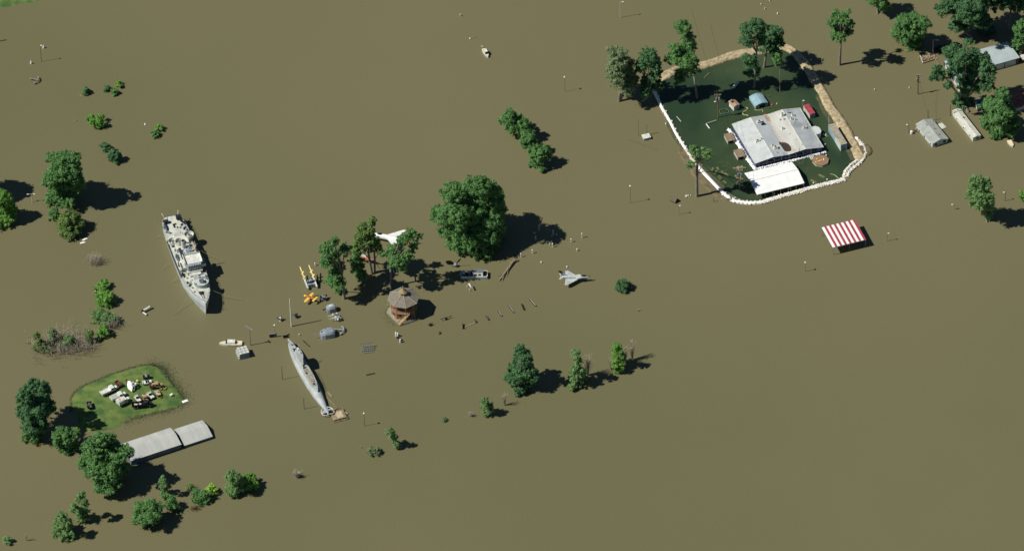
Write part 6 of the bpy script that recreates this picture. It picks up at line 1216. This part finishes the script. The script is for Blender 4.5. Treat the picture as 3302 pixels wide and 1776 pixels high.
beam((2963, 170), (2976, 203), .5, .5, .35, CREAM, "pale curb beam on the left of the board wreckage", "beam", "timber_beam"); beam((2976, 203), (3015, 190), .4, .4, .3, WOOD, "pale beam along the bottom of the board wreckage", "beam", "timber_beam"); beam((3015, 190), (3029, 210), .5, .5, .25, WOOD, "beam from the wreckage to the maroon-edged building", "beam", "timber_beam")
def hose(pts, label, m, r=.14):
    g = G(*pts[0]); mb = MB(); C = catmull([G(*p, .12) for p in pts], .5); mb.tube([q - g for q in C], r, 6); mb.box(tuple(C[0] - g), (.4, .3, .25)); tag(mb.build("floating_hose", m, loc=g), label, "hose")
FH = mat("hose_yellow", srgb(176, 180, 120), srgb(150, 156, 104), 1, .7)
hose([(2407, 347), (2412, 352), (2404, 358), (2396, 363), (2397, 370), (2408, 372), (2413, 373)], "curled yellow hose beside the little cottage", FH, .22); hose([(2434, 355), (2442, 356), (2450, 356), (2458, 354), (2460, 362)], "yellow hose below the pale blue shed", FH, .16)
hose([(2679, 562), (2688, 563), (2696, 568), (2705, 576)], "curved pale hose near the southeast sandbags", FH, .16)
beam((2277, 399), (2310, 388), .8, .8, .16, CREAM, "thin white rail left of the hall in the pond", "rail", "dock_rail"); beam((2277, 400), (2288, 415), .4, .1, .3, SHEET, "white stick at the left end of the thin rail", "stick", "white_stick"); beam((2182, 376), (2196, 393), .3, .05, .2, CREAM, "pale stick with white tip inside the west sandbags", "stick", "white_stick"); beam((2271, 252), (2288, 236), .1, .1, .4, PW, "tan plank in tree shade near the north levee", "plank", "wooden_plank")
small(lambda mb: [mb.box((0, s * 1.3, .3), (3.4, .18, .3)) for s in (-1, 1)] + [mb.box((s * 1.7, 0, .3), (.18, 2.6, .3)) for s in (-1, 1)], "pool_frame", mat("green_frame", srgb(110, 140, 120), srgb(90, 120, 104), 1, .7), 2335, 362, "grey-green square frame left of the little cottage", "frame", .2, .05)
small(lambda mb: (mb.cyl((0, 0, 0), (0, 0, .12), .9, .9, 16), mb.cyl((0, 0, .12), (0, 0, .14), .7, .7, 16)), "round_table", SW, 2479, 310, "round yellow-green table top sunk right of the pale blue shed", "table top", 0, .03); small(lambda mb: (mb.cyl((0, 0, 0), (0, 0, .12), .75, .75, 14), mb.cyl((0, 0, .12), (0, 0, .14), .6, .6, 14)), "round_table", SW, 2342, 550, "round green table top inside the plank jam", "table top", 0, .03)
# ------------------------------------------------ vehicles on the island
def wheels(T, xs, w_, r):
    for x in xs:
        for s in (-1, 1):
            mb = MB(); mb.cyl((x, s * (w_ / 2 - .28), r), (x, s * w_ / 2, r), r, None, 10); W_ = mb.build("wheel", RUBBER, T); mb = MB(); mb.cyl((x, s * w_ / 2, r), (x, s * (w_ / 2 + .03), r), r * .5, None, 8); mb.build("rim", STEEL, W_)
def truck(p0, p1, w_, label, kind, body=WHITE, load=None, zc=1.0, name="army_truck", cat="truck"):
    A, B = G(*p0, IZ + zc), G(*p1, IZ + zc); d = B - A; L = math.hypot(d.x, d.y); c = (A + B) / 2; c.z = IZ; T = thing(name, label, cat, c, math.atan2(d.y, d.x)); h = L / 2
    mb = MB(); mb.box((0, 0, .75), (L * .96, w_ * .55, .25)); mb.build("chassis", DARK, T)
    hood = 1.5; cab = 1.5; bl = L - hood - cab; bx = -h + bl / 2
    mb = MB(); mb.box((h - hood / 2, 0, 1.2), (hood, w_ * .55, .75), taper=.92); mb.build("hood", body, T)
    mb = MB(); mb.box((h - hood + .1, -w_ * .4, .95), (1.1, .35, .3)); mb.box((h - hood + .1, w_ * .4, .95), (1.1, .35, .3)); mb.build("fenders", body, T)
    ch = 2.7 if kind == 'bus' else 1.5
    mb = MB(); mb.box((h - hood - cab / 2, 0, .9 + ch / 2), (cab, w_ * .9, ch), taper=.94); mb.build("cab", body, T)
    mb = MB(); mb.box((h - hood + .02, 0, .9 + ch * .72), (.1, w_ * .75, .5)); mb.build("windshield", GLASS, T)
    for s in (-1, 1): mb = MB(); mb.box((h - hood - cab / 2, s * w_ * .45, .9 + ch * .7), (cab * .55, .06, .5)); mb.build("side_window", GLASS, T)
    if kind == 'flat' or kind == 'tubes' or kind == 'open':
        mb = MB(); mb.box((bx, 0, 1.05), (bl, w_, .2)); 
        for s in (-1, 1): mb.box((bx, s * (w_ / 2 - .05), 1.45), (bl, .1, .7))
        mb.box((-h + .05, 0, 1.45), (.1, w_, .7)); mb.build("bed", body if kind == 'flat' else (load or body), T)
        if kind == 'flat': mb = MB(); mb.box((bx, -.15, 1.62), (bl - .15, w_ - .6, .1)); mb.build("bed_cover", body, T)
        if kind == 'tubes':
            for k in range(3): mb = MB(); mb.cyl((bx - bl / 2, -w_ * .3 + k * w_ * .3, 1.7), (bx + bl * .45, -w_ * .3 + k * w_ * .3, 1.75), .24, None, 8); mb.build("tube", WHITE, T)
        if kind == 'open':
            rr = random.Random(int(p0[0]))
            for _ in range(9): mb = MB(); mb.box((bx + rr.uniform(-.35, .35) * bl, rr.uniform(-.3, .3) * w_, 1.5), (rr.uniform(.4, 1.1), rr.uniform(.2, .6), rr.uniform(.2, .6)), rr.uniform(0, 1.5)); mb.build("cargo_piece", rr.choice([CREAM, RUST]), T)
    if kind == 'box':
        mb = MB(); rg = [[(x, -w_ / 2, .95), (x, -w_ / 2, 2.5), (x, -w_ * .36, 2.85), (x, w_ * .36, 2.85), (x, w_ / 2, 2.5), (x, w_ / 2, .95)] for x in (-h, -h + bl + .3)]; mb.loft(rg); mb.build("box_body", body, T)
        mb = MB(); mb.box((bx, 0, 2.88), (1.1, .36, .03)); mb.box((bx, .35, 2.88), (.36, .34, .03)); mb.box((bx, -.35, 2.88), (.36, .34, .03)); mb.build("red_cross", mat("cross_red", srgb(214, 120, 104), srgb(196, 104, 90), 2, .7), T)
        mb = MB(); mb.box((-h - .02, 0, 1.8), (.06, w_ * .7, 1.4)); mb.build("rear_door", CREAM, T)
    wheels(T, (h - .9, -h + 1.0, -h + 2.0) if L > 6 else (h - .8, -h + .9), w_, .5); return T
def jeep(p0, p1, label, body=WHITE, w_=1.6, seats=DARK, name="jeep", cat="jeep"):
    A, B = G(*p0, IZ + .8), G(*p1, IZ + .8); d = B - A; L = max(2.6, math.hypot(d.x, d.y)); c = (A + B) / 2; c.z = IZ; T = thing(name, label, cat, c, math.atan2(d.y, d.x)); h = L / 2
    mb = MB(); mb.box((-h * .3, 0, .75), (L * .7, w_, .5)); mb.box((-h + .1, 0, 1.15), (.15, w_, .4)); mb.build("body", body, T); mb = MB(); mb.box((h * .62, 0, .95), (L * .36, w_ * .7, .5), taper=.93); mb.box((h * .62, 0, .8), (L * .3, w_, .14)); mb.build("hood", body, T)
    mb = MB(); mb.box((h * .2, 0, 1.4), (.08, w_ * .9, .55), ry=.25); mb.build("windshield", GLASS, T); mb = MB(); mb.box((-h * .1, 0, 1.05), (.5, w_ * .8, .2)); mb.box((-h * .28, 0, 1.3), (.12, w_ * .8, .5)); mb.build("seats", seats, T); wheels(T, (h * .62, -h * .6), w_, .36); return T
truck((325, 1266), (376, 1243), 2.5, "long white flatbed truck with tall cab, leftmost on the island", 'flat', zc=1.6)
truck((357, 1283), (404, 1263), 2.4, "white truck carrying tubes, between flatbed and red-cross truck", 'tubes', zc=1.7)
truck((379, 1295), (415, 1276), 2.5, "white box truck with a faded red cross on its roof", 'box', zc=2.2, name="ambulance_truck")
truck((482, 1245), (524, 1240), 2.1, "rusty brown truck with yellow cab at the island's east", 'open', OCHRE, RUST, zc=1.0)
truck((425, 1307), (490, 1300), 2.2, "long black-sided truck loaded with pale scrap, lowest on the island", 'open', DARK, BLACK, zc=.9)
truck((462, 1276), (476, 1296), 1.7, "small brown truck with yellow cab behind the long black-sided truck", 'open', OCHRE, RUST, zc=1.0)
jeep((459, 1234), (489, 1229), "white jeep-like car just above the rusty truck", WHITE, 1.8, GLASS); jeep((461, 1215), (484, 1212), "black and white car at the top of the parked vehicles", DARK, 1.6, WHITE)
jeep((479, 1266), (494, 1283), "white car with dark windshield in the vehicles' lower right", WHITE, 1.8, GLASS); jeep((438, 1276), (452, 1294), "white jeep at the rear of the long black-sided truck", WHITE, 1.6, DARK)
def cart(p0, p1, w_, label, m, m2, name="cart", seed=1, n=6, h=.7):
    A, B = G(*p0, IZ + .6), G(*p1, IZ + .6); d = B - A; L = math.hypot(d.x, d.y); c = (A + B) / 2; c.z = IZ; T = thing(name, label, "trailer", c, math.atan2(d.y, d.x)); mb = MB(); mb.box((0, 0, .6), (L, w_, .15))
    for s in (-1, 1): mb.box((0, s * w_ / 2, .6 + h / 2), (L, .1, h)); mb.box((s * L / 2, 0, .6 + h / 2), (.1, w_, h))
    mb.build("box", m, T); rr = random.Random(seed)
    for _ in range(n): mb = MB(); mb.box((rr.uniform(-.35, .35) * L, rr.uniform(-.3, .3) * w_, .95), (rr.uniform(.3, .9), rr.uniform(.2, .5), .3), rr.uniform(0, 1.5)); mb.build("load_piece", m2, T); wheels(T, (0,), w_ + .3, .35)
cart((374, 1232), (390, 1246), 1.7, "rusty open box trailer above the white trucks", RUST, RUST, seed=2); cart((504, 1261), (513, 1275), 1.6, "tan open trailer right of the white car with dark windshield", OCHRE, CREAM, seed=3, h=.4)
cart((287, 1298), (291, 1317), 1.7, "dark grey trailer alone in the island's west", DARK, STEEL, seed=4, n=12)
c = G(421, 1252, IZ); T = thing("radar_dish", "tall white dish in a pointed frame at the centre of the island", "radar antenna", c, math.radians(-38))
T.rotation_euler[2] = .12
M = Matrix.Translation((0, 0, 1.45)) @ Matrix.Rotation(math.radians(-38), 4, 'Y') @ Matrix.Rotation(math.radians(10), 4, 'X'); mb = MB(); mb.T = M; mb.prism([(-1.35, -.5), (-.1, -3.0), (.75, -1.5), (1.0, .6), (.45, 2.1), (-.5, 2.9), (-1.2, 1.2)], -.1, .05); mb.build("frame_plate", WHITE, T)
mb = MB(); mb.T = M @ Matrix.Translation((-.1, .6, 0)) @ Matrix.Diagonal((.75, 1.25, 1, 1)); mb.cyl((0, 0, .06), (0, 0, .3), 1.25, 1.15, 18); mb.m = 1; mb.cyl((0, 0, .3), (0, 0, .33), 1.0, None, 18); mb.build("dish", [SHEET, WHITE], T)
rr = random.Random(12)
for _ in range(16): mb = MB(); mb.box((rr.uniform(.6, 2.1), rr.uniform(-1.6, 1.8), rr.uniform(.4, 2.0)), (rr.uniform(.3, .9), rr.uniform(.3, .8), rr.uniform(.3, .9)), rr.uniform(0, 1.5)); mb.build("drive_housing", rr.choice([WHITE, SHIPG, SHIPG, DARK]), T)
small(lambda mb: (mb.cyl((0, 0, 0), (0, 0, .4), .7, .6, 10), mb.box((0, 0, .5), (1.2, .3, .25)), mb.box((0, 0, .5), (.3, 1.2, .25))), "rusty_hub", RUST, 409, 1228, "rusty red hub left of the white dish", "hub", .4, IZ - .05); small(lambda mb: (mb.cyl((0, 0, 0), (0, 0, .9), .1, None, 6), mb.cyl((0, 0, .9), (.1, 0, 1.2), .5, .4, 10)), "yellow_valve", PYEL, 443, 1233, "pale yellow round head on a post right of the white dish", "valve", .4, IZ - .05)
small(lambda mb: (mb.box((0, 0, .3), (.9, .7, .6)), mb.box((.5, .2, .4), (.4, .3, .8))), "white_crate", SHEET, 552, 1275, "small white crate alone at the island's east end", "crate", .4, IZ - .1); small(lambda mb: (mb.cyl((0, 0, 0), (0, 0, .3), .5, .4, 8), mb.box((0, 0, .4), (.8, .2, .2))), "rusty_hub", RUST, 520, 1281, "small rusty hub below the tan trailer", "hub", .4, IZ - .05)
small(lambda mb: [mb.box((.5 * k - 1, (k % 3) * .4, .2), (.8, .4, .3), k) for k in range(5)], "scrap_heap", OCHRE, 526, 1255, "ochre scrap in the grass below the rusty truck", "scrap", .1, IZ - .05)
